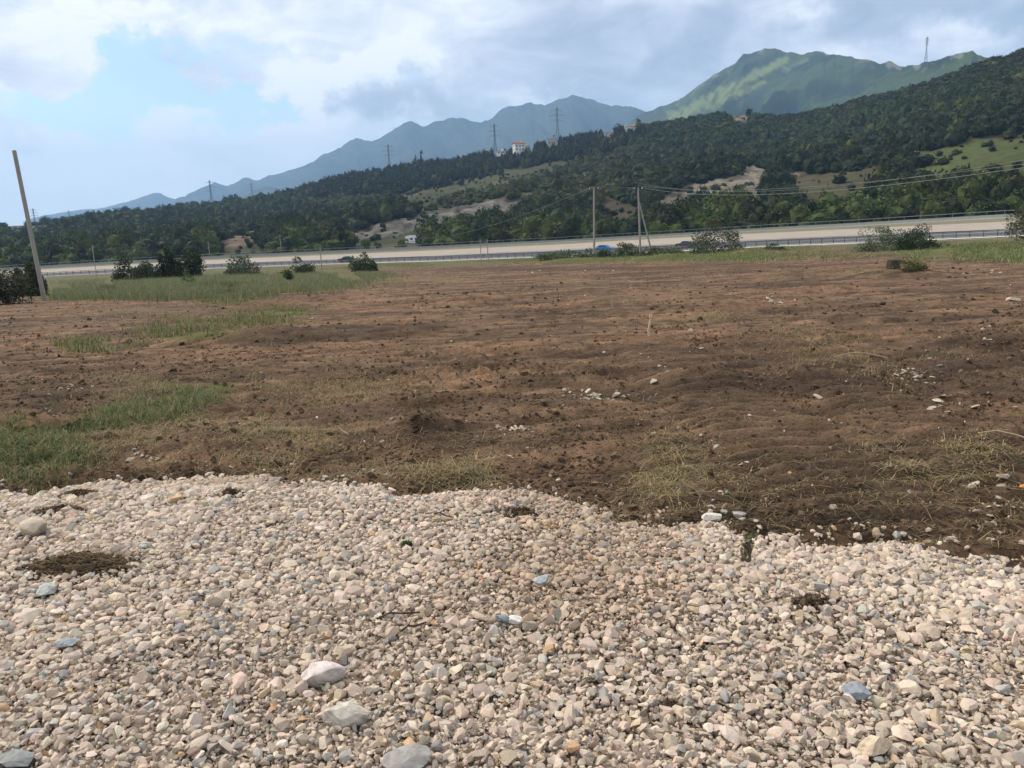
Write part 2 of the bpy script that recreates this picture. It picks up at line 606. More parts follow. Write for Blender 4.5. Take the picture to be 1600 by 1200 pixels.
def streak(x, y):                 # furrows left by the bulldozer, running away up to the right
    a = .30 + .25 * (fbm(x * .05, y * .05, 2, 24) - .5) * 2
    u, v = x * np.cos(a) + y * np.sin(a), -x * np.sin(a) + y * np.cos(a)
    return .6 * fbm(u * .45, v * 3.6, 4, 25) + .4 * fbm(u * 1.6, v * 9, 3, 26)


def TRACKS(x, y):
    c1 = 1.75 + .05 * (y - 5) + .12 * np.sin(y * .5)
    c2 = 2.72 + .16 * (y - 5) + .1 * np.sin(y * .4)
    c3 = .55 - .09 * (y - 8)
    c4 = -2.2 + .22 * (y - 10)
    t = np.maximum(np.exp(-((x - c1) / .5) ** 4), np.exp(-((x - c2) / .42) ** 4))
    t = np.maximum(t, .5 * np.exp(-((x - c3) / .4) ** 4))
    t = np.maximum(t, .4 * np.exp(-((x - c4) / .45) ** 4))
    return t * smooth(y, 40, 12) * smooth(fbm(x * .6, y * .3, 2, 23), .25, .5)


# ground cover patches in photo pixels: x, y, rx, ry, strength
GREEN = [(150, 661, 45, 11, .9), (200, 649, 55, 14, 1.0), (255, 635, 55, 17, 1.1), (305, 619, 45, 15, 1.0), (338, 606, 32, 9, .9), (35, 702, 75, 44, 1.1), (20, 665, 60, 16, .6), (110, 720, 50, 18, .4), (290, 520, 70, 13, .9), (440, 488, 55, 8, .9), (140, 540, 60, 10, .7), (370, 500, 90, 9, .6),
         (360, 472, 70, 6, .5), (100, 455, 90, 12, 1), (300, 440, 260, 17, 1.2), (500, 432, 70, 12, 1.0), (1040, 400, 220, 9, 1.1), (880, 405, 120, 7, 1.0), (1500, 392, 130, 13, 1.1), (1420, 426, 30, 9, .35),
         (1210, 385, 60, 6, 1), (700, 404, 160, 4, .7)]
STRAW = [(450, 690, 105, 42, 1.0), (700, 735, 110, 20, .9), (1040, 735, 75, 50, .9), (1480, 720, 120, 36, .8), (250, 660, 120, 40, .6), (180, 700, 110, 30, .4), (1120, 495, 60, 9, .8), (1260, 525, 70, 14, .6),
         (640, 436, 150, 8, .9), (900, 444, 80, 7, .6), (250, 486, 160, 9, .8), (380, 520, 120, 16, .7), (640, 670, 25, 10, .5), (1340, 430, 60, 6, .7), (1230, 428, 40, 4, .6), (500, 600, 200, 40, .25),
         (230, 600, 120, 20, .5), (1320, 560, 130, 40, .25)]
TAN = [(1010, 465, 130, 14, .8), (1250, 462, 100, 10, .6), (900, 530, 180, 30, .5), (560, 560, 130, 22, .5), (1420, 470, 90, 14, .8), (1230, 645, 140, 30, .4), (760, 500, 160, 18, .5), (1080, 540, 120, 20, .4), (1300, 700, 160, 40, .5), (560, 470, 140, 10, .4)]
DARK = [(430, 530, 110, 16, .9), (720, 625, 60, 14, .6), (840, 598, 80, 14, .7), (1110, 597, 60, 18, .8), (660, 668, 26, 12, .9), (1255, 600, 40, 14, .7), (1560, 530, 60, 24, .6), (300, 465, 250, 6, .6), (850, 420, 400, 6, .6), (800, 745, 140, 20, .4), (1450, 640, 120, 30, .4),
        (1350, 820, 160, 24, .6), (150, 580, 160, 24, .3), (1200, 415, 200, 8, .5), (1290, 472, 50, 8, .5), (900, 650, 160, 20, .4)]


def patch(px, py, lst):
    s = np.zeros(np.shape(px))
    for (a, b, rx, ry, w) in lst:
        s = np.maximum(s, w * np.exp(-np.clip(((px - a) / rx) ** 2 + ((py - b) / ry) ** 2, 0, 20)))
    return s


def ground_color(P):
    x, y = P[:, 0], P[:, 1]
    px, py = proj(P)
    d = np.hypot(x, y)
    az = np.arctan2(x, y)
    n1, n2 = fbm(x * .35, y * .7, 4, 51), fbm(x * 2.1, y * 4.0, 4, 52)
    n3 = fbm(x * 9, y * 12, 3, 53)
    warm = smooth(n1 * .6 + n2 * .4, .3, .7)[:, None]
    c = lerp(np.array([.074, .050, .034]), np.array([.190, .117, .069]), warm)
    c = c * (.72 + .56 * n3)[:, None]
    nz = (n2 - .5) * 1.1 + (n3 - .5) * .6
    c = c * (1 + 1.5 * (streak(x, y) - .5))[:, None]
    c = c * (.35 + 1.3 * fbm(x * 4.5, y * 7, 5, 54))[:, None]
    tan = smooth(patch(px, py, TAN) + nz * .6, .3, .9)[:, None]
    c = lerp(c, np.array([.215, .140, .086]), tan * .75)
    dk = smooth(patch(px, py, DARK) + nz * .6, .25, .8)[:, None]
    c = lerp(c, np.array([.045, .030, .021]), dk * .75)
    tr = TRACKS(x, y)[:, None]
    c = lerp(c, np.array([.15, .105, .070]), tr * .35)
    st = smooth(patch(px, py, STRAW) + nz * .7, .2, .9)[:, None]
    c = lerp(c, np.array([.19, .145, .08]), st * .4)
    gr = smooth(patch(px, py, GREEN) + nz * .5, .25, .75)[:, None]
    c = lerp(c, lerp(np.array([.075, .095, .030]), np.array([.12, .125, .045]), n1[:, None]), gr * .85)
    # verge beyond the field
    vg = smooth(d, 100, 125)[:, None] * smooth(n2 + n1, .6, 1.0)[:, None]
    c = lerp(c, np.array([.10, .105, .045]), vg)
    sp = smooth(fbm(x * .5, y * .5, 3, 77), .55, .62)[:, None] * smooth(d, 95, 110)[:, None]
    c = lerp(c, np.array([.16, .11, .075]), sp * .6)
    pale = smooth(d_near(np.clip(az, -.85, .85)) - d, 9, 3)[:, None]
    c = lerp(c, np.array([.34, .30, .24]), pale * .8)
    g = smooth(d - gravel_edge(az), .06, -.06)[:, None]
    c = lerp(c, np.array([.27, .225, .18]) * (.6 + .8 * n3)[:, None], g)
    return c


def build_ground():
    azf = np.concatenate([np.linspace(-math.pi, -.84, 60)[:-1], np.linspace(-.84, .84, 1240), np.linspace(.84, math.pi, 60)[1:]])
    df = np.concatenate([[0.02, .5], np.geomspace(1.1, 90, 860), np.geomspace(90, 140, 60)[1:]])
    A, D = np.meshgrid(azf, df)
    dn = d_near(np.clip(A, -.85, .85))
    # last rows stretch to the foot of the hill beyond the motorway
    X, Y = np.sin(A) * D, np.cos(A) * D
    Z = z_ground(X, Y)
    rows = [np.stack([X, Y, Z], -1)]
    for u in np.linspace(.05, 1, 40):
        d = lerp(140.0, dn[0] - .5, u)
        x, y = np.sin(azf) * d, np.cos(azf) * d
        rows.append(np.stack([x, y, z_ground(x, y)], -1)[None])
    for off in (12, 36, 70, 110):
        p = road_pt(np.clip(azf, -.85, .85), off)
        d = dn[0] + off
        rows.append(np.stack([np.sin(azf) * d, np.cos(azf) * d, p[:, 2] - (.5 if off < 60 else 6)], -1)[None])
    G = np.concatenate(rows, 0)
    n, m = G.shape[:2]
    V = G.reshape(-1, 3)
    i = np.arange(n * m).reshape(n, m)
    Fc = np.stack([i[:-1, :-1].ravel(), i[:-1, 1:].ravel(), i[1:, 1:].ravel(), i[1:, :-1].ravel()], 1)[:, ::-1]
    o = np_mesh('ground', V, Fc, M_SOIL, ground_color(V), smooth_=True)
    tag(o, 'brown bulldozed field sloping down from the gravel to the motorway', 'ground', kind='structure')


build_ground()

# ------------------------------------------------------------------ motorway
AZR = np.linspace(float(azte(-350, 440)[0]), float(azte(1950, 330)[0]), 400)


def ribbon(name, offs, mat_, dz=0.0, label=None, wob=None):
    P = []
    for k in offs:
        o = k if wob is None else k + wob(AZR, k)
        p = road_pt(AZR, o)
        p[:, 2] += dz
        P.append(p)
    G = np.stack(P, 0)
    n, m = G.shape[:2]
    i = np.arange(n * m).reshape(n, m)
    Fc = np.stack([i[:-1, :-1].ravel(), i[:-1, 1:].ravel(), i[1:, 1:].ravel(), i[1:, :-1].ravel()], 1)[:, ::-1]
    o = np_mesh(name, G.reshape(-1, 3), Fc, mat_, smooth_=True)
    return tag(o, label, 'road', kind='structure')


M_VERGE = mat('roadside_verge', (.16, .145, .085), .95, .25, .3, .3, 3)
ribbon('near_kerb', [-1.3, .1], mat('pale_kerb', (.50, .46, .40), .9, .15, .5, .2, 6), -.06, 'pale gravel strip along the foot of the near guardrail')
ribbon('asphalt_road', [.1, 5, 10.2], M_ASPH, -.05, 'grey asphalt carriageway behind the near guardrail')
ribbon('lane_line', [1.0, 1.2], M_WHITE, -.045, 'white edge line on the asphalt carriageway')
ribbon('lane_line', [9.4, 9.6], M_WHITE, -.045, 'white line on the far side of the asphalt carriageway')
ribbon('gravel_road', [10.2, 16, 22, 28, 34.2], M_BEIGE, 0.0, 'wide pale gravel roadway beyond the asphalt carriageway')
ribbon('road_verge', [34.2, 36, 38.0], M_VERGE, .01, 'brown grassy strip below the far barrier')
ribbon('far_road', [38.8, 45, 56], M_ASPH, .02, 'far carriageway hidden behind the concrete barrier')


def line_pts(offset, step, dz=0.0, a0=None, a1=None):
    az = np.linspace(AZR[0] if a0 is None else a0, AZR[-1] if a1 is None else a1, 4000)
    P = road_pt(az, np.full(len(az), float(offset)))
    s = np.concatenate([[0], np.cumsum(np.linalg.norm(np.diff(P, axis=0), axis=1))])
    t = np.arange(0, s[-1], step)
    Q = np.stack([np.interp(t, s, P[:, k]) for k in range(3)], 1)
    Q[:, 2] += dz
    return Q


def sweep(Q, prof):                # profile (across, up) swept along points
    V = []
    T = np.gradient(Q, axis=0)
    T[:, 2] = 0
    T /= np.linalg.norm(T, axis=1)[:, None]
    N = np.stack([-T[:, 1], T[:, 0], 0 * T[:, 0]], 1)
    for (a, u) in prof:
        V.append(Q + N * a + np.array([0, 0, 1.0]) * u)
    G = np.stack(V, 1)
    n, m = G.shape[:2]
    i = np.arange(n * m).reshape(n, m)
    j = np.roll(i, -1, 1)
    Fc = np.stack([i[:-1].ravel(), j[:-1].ravel(), j[1:].ravel(), i[1:].ravel()], 1)
    return G.reshape(-1, 3), Fc


def posts(root, Q, name, size, mat_, h, z0=0.0):
    order = np.argsort(np.hypot(Q[:, 0], Q[:, 1]))
    mb = MB().box((0, 0, h / 2), (size, size * .7, h), bevel=size * .12)
    me = None
    rest = []
    for r, k in enumerate(order):
        a = -math.atan2(Q[k][0], Q[k][1])
        if r < 99:
            if me is None:
                o = mb.build(name, mat_, root)
                me = o.data
            else:
                o = bpy.data.objects.new(name, me)
                COL.objects.link(o)
                o.parent = root
            o.location = Vector(Q[k]) - root.location + Vector((0, 0, z0))
            o.rotation_euler = (0, 0, a)
        else:
            rest.append(Q[k])
    if rest:
        m2 = MB()
        for q in rest:
            m2.box(Vector(q) - root.location + Vector((0, 0, z0 + h / 2)), (size, size * .7, h))
        o = m2.build(name + '_row', mat_, root)
        o['kind'] = 'stuff'


def fences():
    q0 = road_pt(np.array([float(azte(900, 390)[0])]), 0)[0]
    g = empty('guardrail', q0, 'low dark steel guardrail on thin posts along the near edge of the asphalt road', 'guardrail')
    Q = line_pts(0, 1.5)
    wave = [(-.04, .52), (.0, .55), (-.04, .62), (.0, .69), (-.04, .76), (-.06, .76), (-.02, .69), (-.06, .62), (-.02, .55), (-.06, .52)]
    for nm, pr, m in (('beam', wave, M_GALV), ('top_rail', [(-.04, .94), (.04, .94), (.04, 1.05), (-.04, 1.05)], M_GALVD)):
        V, Fc = sweep(Q - q0, pr)
        np_mesh(nm, V, Fc, m, parent=g)
    posts(g, line_pts(0, 2.3), 'post', .15, M_GALVD, 1.0)
    q1 = road_pt(np.array([float(azte(900, 372)[0])]), 38.3)[0]
    b = empty('concrete_barrier', q1, 'long grey concrete barrier with a steel handrail on top beyond the gravel roadway', 'barrier')
    Q = line_pts(38.3, 1.5)
    V, Fc = sweep(Q - q1, [(-.28, -.6), (.28, -.6), (.28, .06), (.1, .3), (.07, .85), (-.07, .85), (-.1, .3), (-.28, .06)])
    np_mesh('wall', V, Fc, M_CONC, parent=b)
    V, Fc = sweep(Q - q1, [(-.05, 1.48), (.05, 1.48), (.05, 1.60), (-.05, 1.60)])
    np_mesh('handrail', V, Fc, M_GALV, parent=b)
    posts(b, line_pts(38.3, 3.4), 'post', .1, M_GALV, .66, .84)


fences()

# ------------------------------------------------------------------ wooded hill
CREST = [(-400, 362), (0, 354), (60, 351), (110, 347), (180, 339), (240, 334), (300, 328), (340, 322), (420, 313), (470, 302), (520, 288), (560, 279), (610, 273), (660, 262), (700, 261), (760, 248),
         (820, 239), (870, 229), (930, 219), (990, 204), (1040, 197), (1090, 189), (1130, 183), (1165, 181), (1200, 188), (1240, 188), (1290, 177), (1340, 165), (1400, 151), (1450, 139), (1500, 119),
         (1550, 102), (1600, 88), (1700, 62), (1950, 20)]
t_crest = curve(CREST)
d_crest = acurve([(-400, 1000), (0, 900), (500, 860), (900, 800), (1200, 700), (1600, 580), (1950, 520)], 250)


def hill_pt(az, t):
    df = d_near(az) + 52.0
    zf = road_pt(az, np.full(np.shape(az), 38.0))[..., 2] - 1.2
    tf = (zf - CAM_H) / df
    tc = t_crest(az)
    dc = d_crest(az)
    tt = np.clip(t, 0, 1)
    d = lerp(df, dc, np.where(t <= 1, t ** 1.25, 1 + (t - 1) * .8))
    s = tt ** .92
    te = lerp(tf, tc, s)
    z = CAM_H + te * d
    x, y = np.sin(az) * d, np.cos(az) * d
    w = np.sin(np.pi * tt) ** 1.0
    z = z + w * ((fbm(x * .006, y * .009, 3, 61) - .5) * 22 + (fbm(x * .03, y * .05, 3, 62) - .5) * 5)
    z = np.maximum(np.where(t > 1, z - (t - 1) * 260 * (t - 1) - (t - 1) * 40, z), -74)
    return np.stack([x, y, z], -1)


ROCKS = [
    ([(525, 372), (560, 362), (600, 352), (640, 342), (680, 330), (720, 323), (760, 316), (805, 308), (822, 306), (815, 318), (780, 330), (740, 338), (700, 345), (668, 352), (650, 364), (610, 372), (560, 377)], (.19, .175, .145)),
    ([(325, 388), (350, 376), (372, 368), (395, 364), (415, 366), (412, 378), (385, 384), (350, 392)], (.20, .155, .12)),
    ([(1015, 322), (1045, 300), (1090, 290), (1130, 282), (1165, 270), (1182, 262), (1198, 280), (1185, 300), (1150, 300), (1110, 306), (1070, 312), (1040, 322)], (.25, .22, .17)),
    ([(1195, 290), (1200, 276), (1250, 268), (1290, 261), (1330, 254), (1372, 247), (1370, 254), (1330, 261), (1280, 270), (1230, 281)], (.20, .155, .11)),
    ([(1415, 240), (1440, 232), (1450, 238), (1425, 248)], (.36, .31, .24)),
    ([(930, 200), (950, 204), (990, 198), (985, 205)], (.2, .17, .13)), ([(1140, 180), (1170, 176), (1180, 186), (1150, 190)], (.22, .19, .15)),
    ([(1575, 205), (1600, 202), (1600, 214), (1580, 212)], (.3, .26, .2))]
MEADOWS = [
    ([(1420, 250), (1470, 232), (1530, 216), (1570, 218), (1700, 235), (1700, 290), (1600, 288), (1560, 268), (1500, 280), (1440, 288), (1415, 272)], (.10, .118, .042)),
    ([(1235, 290), (1280, 275), (1370, 260), (1385, 275), (1350, 295), (1320, 312), (1270, 318), (1240, 308)], (.085, .080, .042)),
    ([(620, 305), (680, 290), (740, 278), (800, 266), (870, 255), (880, 260), (800, 276), (720, 296), (660, 312)], (.085, .088, .042)),
    ([(90, 352), (0, 350), (0, 358), (80, 360)], (.1, .11, .05)),
    ([(940, 310), (1000, 320), (1020, 335), (960, 345), (935, 330)], (.10, .08, .055))]


def hill_masks(P):
    px, py = proj(P)
    x, y = P[:, 0], P[:, 1]
    wx = px + 34 * (fbm(x * .07, y * .07, 4, 71) - .5)
    wy = py + 17 * (fbm(x * .06, y * .06, 4, 72) - .5)
    rock = np.zeros(len(P))
    rc = np.zeros((len(P), 3))
    for poly, c in ROCKS:
        m = inpoly(wx, wy, poly)
        rock[m] = 1
        rc[m] = c
    mead = np.zeros(len(P))
    mc = np.zeros((len(P), 3))
    for poly, c in MEADOWS:
        m = inpoly(wx, wy, poly)
        mead[m] = 1
        mc[m] = c
    return px, py, rock, rc, mead, mc


def build_hill():
    az = np.linspace(float(azte(-380, 400)[0]), float(azte(1930, 250)[0]), 640)
    tt = np.concatenate([np.linspace(0, 1, 260), np.linspace(1, 2, 16)[1:]])
    A, T = np.meshgrid(az, tt)
    P = hill_pt(A.ravel(), T.ravel())
    px, py, rock, rc, mead, mc = hill_masks(P)
    x, y = P[:, 0], P[:, 1]
    n = fbm(x * .04, y * .04, 4, 81)[:, None]
    c = lerp(np.array([.040, .046, .022]), np.array([.085, .078, .042]), smooth(n, .35, .65))
    c = np.where(mead[:, None] > 0, mc * (.42 + .52 * n), c)
    g = fbm(x * .16, y * .16, 4, 82)[:, None]
    g = np.clip((g - .5) * 1.9 + .5, 0, 1)
    c = np.where(rock[:, None] > 0, rc * (.22 + .68 * g), c)
    # eroded relief on the bare banks
    P[:, 2] += rock * (np.abs(fbm(x * .14, y * .05, 4, 83) - .5) * -7 + 1.2)
    n0, m0 = len(tt), len(az)
    i = np.arange(n0 * m0).reshape(n0, m0)
    Fc = np.stack([i[:-1, :-1].ravel(), i[:-1, 1:].ravel(), i[1:, 1:].ravel(), i[1:, :-1].ravel()], 1)[:, ::-1]
    o = np_mesh('hillside', P, Fc, M_HILL, c, smooth_=True)
    tag(o, 'long hillside of scrub, bare earth banks and meadow behind the motorway', 'hill', kind='structure')


build_hill()


# ------------------------------------------------------------------ shapes scattered in numpy
def ico(sub):
    bm = bmesh.new()
    bmesh.ops.create_icosphere(bm, subdivisions=sub, radius=1)
    V = np.array([v.co[:] for v in bm.verts])
    Fc = np.array([[v.index for v in f.verts] for f in bm.faces])
    bm.free()
    return V, Fc


IV, IF = ico(2)


def stone_protos(n, planes=8, lo=.28, hi=.62, seed=3, base=None):
    r = np.random.default_rng(seed)
    out = []
    for _ in range(n):
        v = (IV if base is None else base).copy()
        for _ in range(planes):
            nn = r.normal(size=3)
            nn /= np.linalg.norm(nn)
            o = r.uniform(lo, hi)
            dd = v @ nn
            v = v - np.maximum(dd - o, 0)[:, None] * nn
        v = v * np.array([1, r.uniform(.6, .95), r.uniform(.4, .75)])
        v = v - v.mean(0)
        v = v / np.abs(v).max() + r.normal(size=v.shape) * .015
        out.append(v)
    return np.array(out)


def rotmats(n, r, tilt=None):
    a = r.uniform(0, 2 * np.pi, n)
    ca, sa = np.cos(a), np.sin(a)
    Z = np.zeros((n, 3, 3))
    Z[:, 0, 0], Z[:, 0, 1], Z[:, 1, 0], Z[:, 1, 1], Z[:, 2, 2] = ca, -sa, sa, ca, 1
    ax = r.normal(size=(n, 3))
    ax /= np.linalg.norm(ax, axis=1)[:, None]
    th = r.uniform(0, np.pi, n) if tilt is None else r.normal(0, tilt, n)
    K = np.zeros((n, 3, 3))
    K[:, 0, 1], K[:, 0, 2], K[:, 1, 0], K[:, 1, 2], K[:, 2, 0], K[:, 2, 1] = -ax[:, 2], ax[:, 1], ax[:, 2], -ax[:, 0], -ax[:, 1], ax[:, 0]
    Rm = np.eye(3) + np.sin(th)[:, None, None] * K + (1 - np.cos(th))[:, None, None] * (K @ K)
    return Rm @ Z


def scatter(protos, faces, pos, Rm, sc, col, r, vcol=None):
    n = len(pos)
    k = r.integers(0, len(protos), n)
    V = protos[k] * sc[:, None, :] if sc.ndim == 2 else protos[k] * sc[:, None, None]
    V = np.einsum('nij,nvj->nvi', Rm, V) + pos[:, None, :]
    nv = protos.shape[1]
    Fc = (faces[None] + (np.arange(n) * nv)[:, None, None]).reshape(-1, faces.shape[1])
    C = np.repeat(col, nv, 0)
    if vcol is not None:
        C = C * vcol[k].reshape(-1, 1)
    return V.reshape(-1, 3), Fc, C


PAL = np.array([(.56, .465, .38), (.59, .485, .395), (.52, .445, .375), (.63, .55, .465), (.47, .39, .315), (.56, .45, .37), (.30, .30, .295), (.40, .385, .36), (.52, .35, .21), (.54, .43, .30), (.43, .355, .29)])
PALW = np.array([.2, .15, .2, .1, .12, .08, .02, .07, .006, .03, .05])


def stone_cols(n, r):
    c = PAL[r.choice(len(PAL), n, p=PALW / PALW.sum())] * np.array([.945, .925, .89])
    return c * r.uniform(.78, 1.15, (n, 1)) * (1 + r.normal(0, .02, (n, 3)))


SP = stone_protos(70)
IV1, IF1 = ico(1)
SP1 = stone_protos(50, 4, .5, .8, 8, IV1)
# stones large enough to tell apart in the gravel (photo x, y, half length m): kept clear of small stones
BIGS = [(52, 826, .105, .8, (.42, .36, .28), 'pale buff boulder half sunk in the gravel beside the soil patch', 'boulder'),
        (500, 1050, .088, .55, (.52, .46, .43), 'smooth pinkish white slab of stone sunk in the gravel', 'stone'),
        (540, 1112, .074, .9, (.46, .42, .36), 'round speckled cobble in the gravel below the pinkish slab', 'cobble'),
        (630, 1182, .078, .35, (.27, .26, .24), 'long smooth grey stone lying tilted at the bottom of the gravel', 'stone'),
        (22, 1183, .068, .4, (.22, .225, .22), 'flat dark grey stone in the bottom left corner of the gravel', 'stone'),
        (72, 918, .065, .6, (.36, .38, .36), 'greenish grey stone below the soil patch on the gravel', 'stone'),
        (800, 964, .04, .6, (.66, .63, .58), 'bright white stone beside a blue-grey chip in the middle of the gravel', 'stone'),
        (786, 962, .035, .7, (.20, .24, .25), 'blue-grey chip leaning on the bright white stone', 'stone'),
        (842, 902, .045, .6, (.33, .35, .36), 'light blue-grey stone below a yellowish one in the upper gravel', 'stone'),
        (1338, 1074, .05, .55, (.25, .27, .30), 'dark blue-grey stone in the right part of the gravel', 'stone'),
        (1365, 1160, .052, .8, (.50, .40, .29), 'large tan stone at the bottom right of the gravel', 'stone'),
        (895, 1164, .028, .7, (.42, .26, .15), 'rusty orange stone in the bottom middle of the gravel', 'stone'),
        (1112, 803, .05, .7, (.60, .55, .49), 'white stone on the rim of the gravel where it meets the field', 'stone'),
        (275, 778, .055, .7, (.47, .33, .2), 'orange-tan stone near the upper left rim of the gravel', 'stone'),
        (105, 1000, .05, .5, (.24, .27, .28), 'blue-grey stone in the left part of the gravel', 'stone')]


def big_stones():
    V2, F2 = ico(5)
    r = np.random.default_rng(5)
    for (px, py, s, flat, c, label, cat) in BIGS:
        p = hit(px, py, lambda x, y: z_ground(x, y) + .05)[0]
        v = V2.copy()
        for _ in range(12):
            nn = r.normal(size=3)
            nn /= np.linalg.norm(nn)
            o = r.uniform(.5, .82)
            v = v - np.maximum(v @ nn - o, 0)[:, None] * nn
        v = v + (v / np.linalg.norm(v, axis=1)[:, None]) * ((fbm(v[:, 0] * 3 + v[:, 2] * 2, v[:, 1] * 3 + 9, 4, 91) - .5) * .2)[:, None]
        v = v * (1 + (fbm(v[:, 0] * 16 + v[:, 2] * 9, v[:, 1] * 16 + v[:, 2] * 7, 3, 93) - .5) * .05)[:, None]
        v = v * np.array([1.0, .72, flat * .8]) * s
        a = r.uniform(-.4, .4)
        v = np.stack([v[:, 0] * math.cos(a) - v[:, 1] * math.sin(a), v[:, 0] * math.sin(a) + v[:, 1] * math.cos(a), v[:, 2] + .12 * v[:, 0]], 1)
        col = np.array(c) * (.62 + .76 * fbm(v[:, 0] / s * 5, v[:, 1] / s * 5 + v[:, 2] / s * 4, 5, 92))[:, None]
        o = np_mesh({'boulder': 'boulder', 'cobble': 'cobble'}.get(cat, 'stone'), v, F2, M_STONE, col, smooth_=True)
        o.location = (p[0], p[1], p[2] - .012)
        tag(o, label, cat)


big_stones()


def build_gravel():
    r = np.random.default_rng(11)
    xs, ys, lay = [], [], []
    for layer, sp in ((0, .0195), (1, .029)):
        gx, gy = np.meshgrid(np.arange(-5.8, 5.8, sp), np.arange(1.25, 5.6, sp))
        x = gx.ravel() + r.uniform(-.5, .5, gx.size) * sp
        y = gy.ravel() + r.uniform(-.5, .5, gx.size) * sp
        d, az = np.hypot(x, y), np.arctan2(x, y)
        e = gravel_edge(az) + .10 * (fbm(x * 2.5, y * 2.5, 3, 101) - .5) * 2
        keep = (np.abs(x) < 1.7 + .76 * y) & (d < e - (.06 if layer else 0))
        spill = (np.abs(x) < 1.7 + .76 * y) & (d >= e) & (r.random(len(x)) < .42 * np.exp(-(d - e) / .085) * (1 - layer))
        k = keep | spill
        xs.append(x[k])
        ys.append(y[k])
        lay.append(np.full(k.sum(), layer))
    x, y, lay = np.concatenate(xs), np.concatenate(ys), np.concatenate(lay)
    n = len(x)
    s = np.clip(r.lognormal(math.log(.0134), .40, n), .006, .038)
    s = s * (1 + .25 * smooth(fbm(x * .9, y * .9, 2, 104), .4, .7))
    clear = np.ones(n, bool)
    for b in BIGS:
        p = hit(b[0], b[1], lambda x, y: z_ground(x, y) + .05)[0]
        clear &= ((x - p[0]) ** 2 + (y - p[1] - .01) ** 2) > (b[2] * .64) ** 2
    x, y, lay, s = x[clear], y[clear], lay[clear], s[clear]
    n = len(x)
    z = z_ground(x, y) + np.where(lay == 0, .004, .017 + .010 * r.random(n)) + .018 * (fbm(x * 6, y * 6, 2, 102) - .4)
    Rm = np.where((r.random(n) < .4)[:, None, None], rotmats(n, r), rotmats(n, r, .45))
    col = stone_cols(n, r)
    dirty = smooth(fbm(x * 1.3, y * 1.3, 3, 103), .52, .75)[:, None]
    col = lerp(col, col * np.array([.78, .70, .62]), dirty * .7)
    pos = np.stack([x, y, z], 1)
    nr = (np.hypot(x, y) < 3.0) & (s > .009)
    V, Fc, C = scatter(SP, IF, pos[nr], Rm[nr], s[nr], col[nr], r)
    V2, F2, C2 = scatter(SP1, IF1, pos[~nr], Rm[~nr], s[~nr] * 1.08, col[~nr], r)
    # stone dust and small chips filling the gaps
    m = 54000
    fy = r.uniform(1.25, 5.4, m)
    fx = r.uniform(-1, 1, m) * (1.7 + .76 * fy)
    k = np.hypot(fx, fy) < gravel_edge(np.arctan2(fx, fy)) + .12 * r.random(m) ** 2
    fx, fy = fx[k], fy[k]
    fp = np.stack([fx, fy, z_ground(fx, fy) + .004 + .022 * r.random(len(fx))], 1)
    V3, F3, C3 = scatter(SP1, IF1, fp, rotmats(len(fx), r), np.clip(r.lognormal(math.log(.0055), .3, len(fx)), .003, .010), stone_cols(len(fx), r) * .9, r)
    o = np_mesh('gravel', np.concatenate([V, V2, V3]), np.concatenate([Fc, F2 + len(V), F3 + len(V) + len(V2)]), M_STONE, np.concatenate([C, C2, C3]))
    tag(o, 'pale crushed limestone gravel spread over the foreground', 'gravel', kind='stuff')
    print('gravel stones', n)


build_gravel()

# pale stones on the field: photo x, y, spread x, y, count, size range (m)
CL = [(930, 622, 60, 11, 42, .016, .04, 'small pale stone in the dense pebble scatter in the middle of the field'),
      (800, 669, 34, 7, 22, .014, .032, 'small white stone in the small scatter just beyond the gravel'),
      (1040, 580, 38, 8, 14, .02, .045, 'cream stone in the loose row below the thin stake'),
      (1420, 590, 48, 18, 34, .018, .045, 'white stone in the scatter on the right of the field'),
      (1450, 642, 42, 14, 12, .025, .06, 'pale stone in the group nearest the gravel on the right'),
      (1200, 468, 40, 8, 14, .03, .07, 'pale stone in the far scatter on the right of the stake'),
      (1545, 525, 40, 14, 9, .025, .05, 'white stone on dark soil near the right edge of the field'),
      (1555, 800, 45, 45, 26, .015, .04, 'pale stone spilled from the gravel on to the wet soil at right'),
      (222, 712, 28, 10, 20, .012, .028, 'small pale stone in the scatter by the left gravel rim'),
      (100, 606, 60, 6, 12, .02, .04, 'pale stone in the streak on the left of the field'),
      (1530, 425, 50, 6, 8, .05, .09, 'white stone far off near the right edge of the field'),
      (900, 425, 80, 5, 9, .06, .12, 'pale stone in the far soil bank below the verge')]
LONE = [(1583, 470, .14, 'large white lump of rock at the far right of the field'), (1500, 468, .08, 'white flat stone left of the large white lump of rock'),
        (1278, 620, .042, 'lone white stone on bare soil right of the dark clump'), (1322, 624, .05, 'flat white stone beside a smaller one on the right'),
        (1118, 700, .03, 'white stone in the tracked soil above the dry grass'), (1160, 704, .028, 'pinkish pale stone on the tread marks'),
        (1302, 790, .035, 'flat pale stone pressed into the tread marks'), (1516, 768, .05, 'broken white rock lump on soil near the right gravel rim'),
        (612, 655, .03, 'lone pale stone on brown soil left of the small dark heap'), (596, 690, .03, 'pale flat stone on the soil below the lone dark heap'),
        (1080, 518, .06, 'grey pale slab lying right of the thin stake'), (1098, 547, .055, 'pinkish flat stone on soil right of the thin stake'),
        (944, 552, .03, 'tiny white stone left of the stone row'), (486, 498, .06, 'white stone by the dark earth bank on the left'), (352, 507, .07, 'white stone in the strip of green grass on the left'),
        (330, 513, .07, 'grey white stone left of the one in the green strip'), (914, 462, .06, 'white stone in the far middle of the field'), (1020, 600, .05, 'grey flat stone below the cream stone row')]


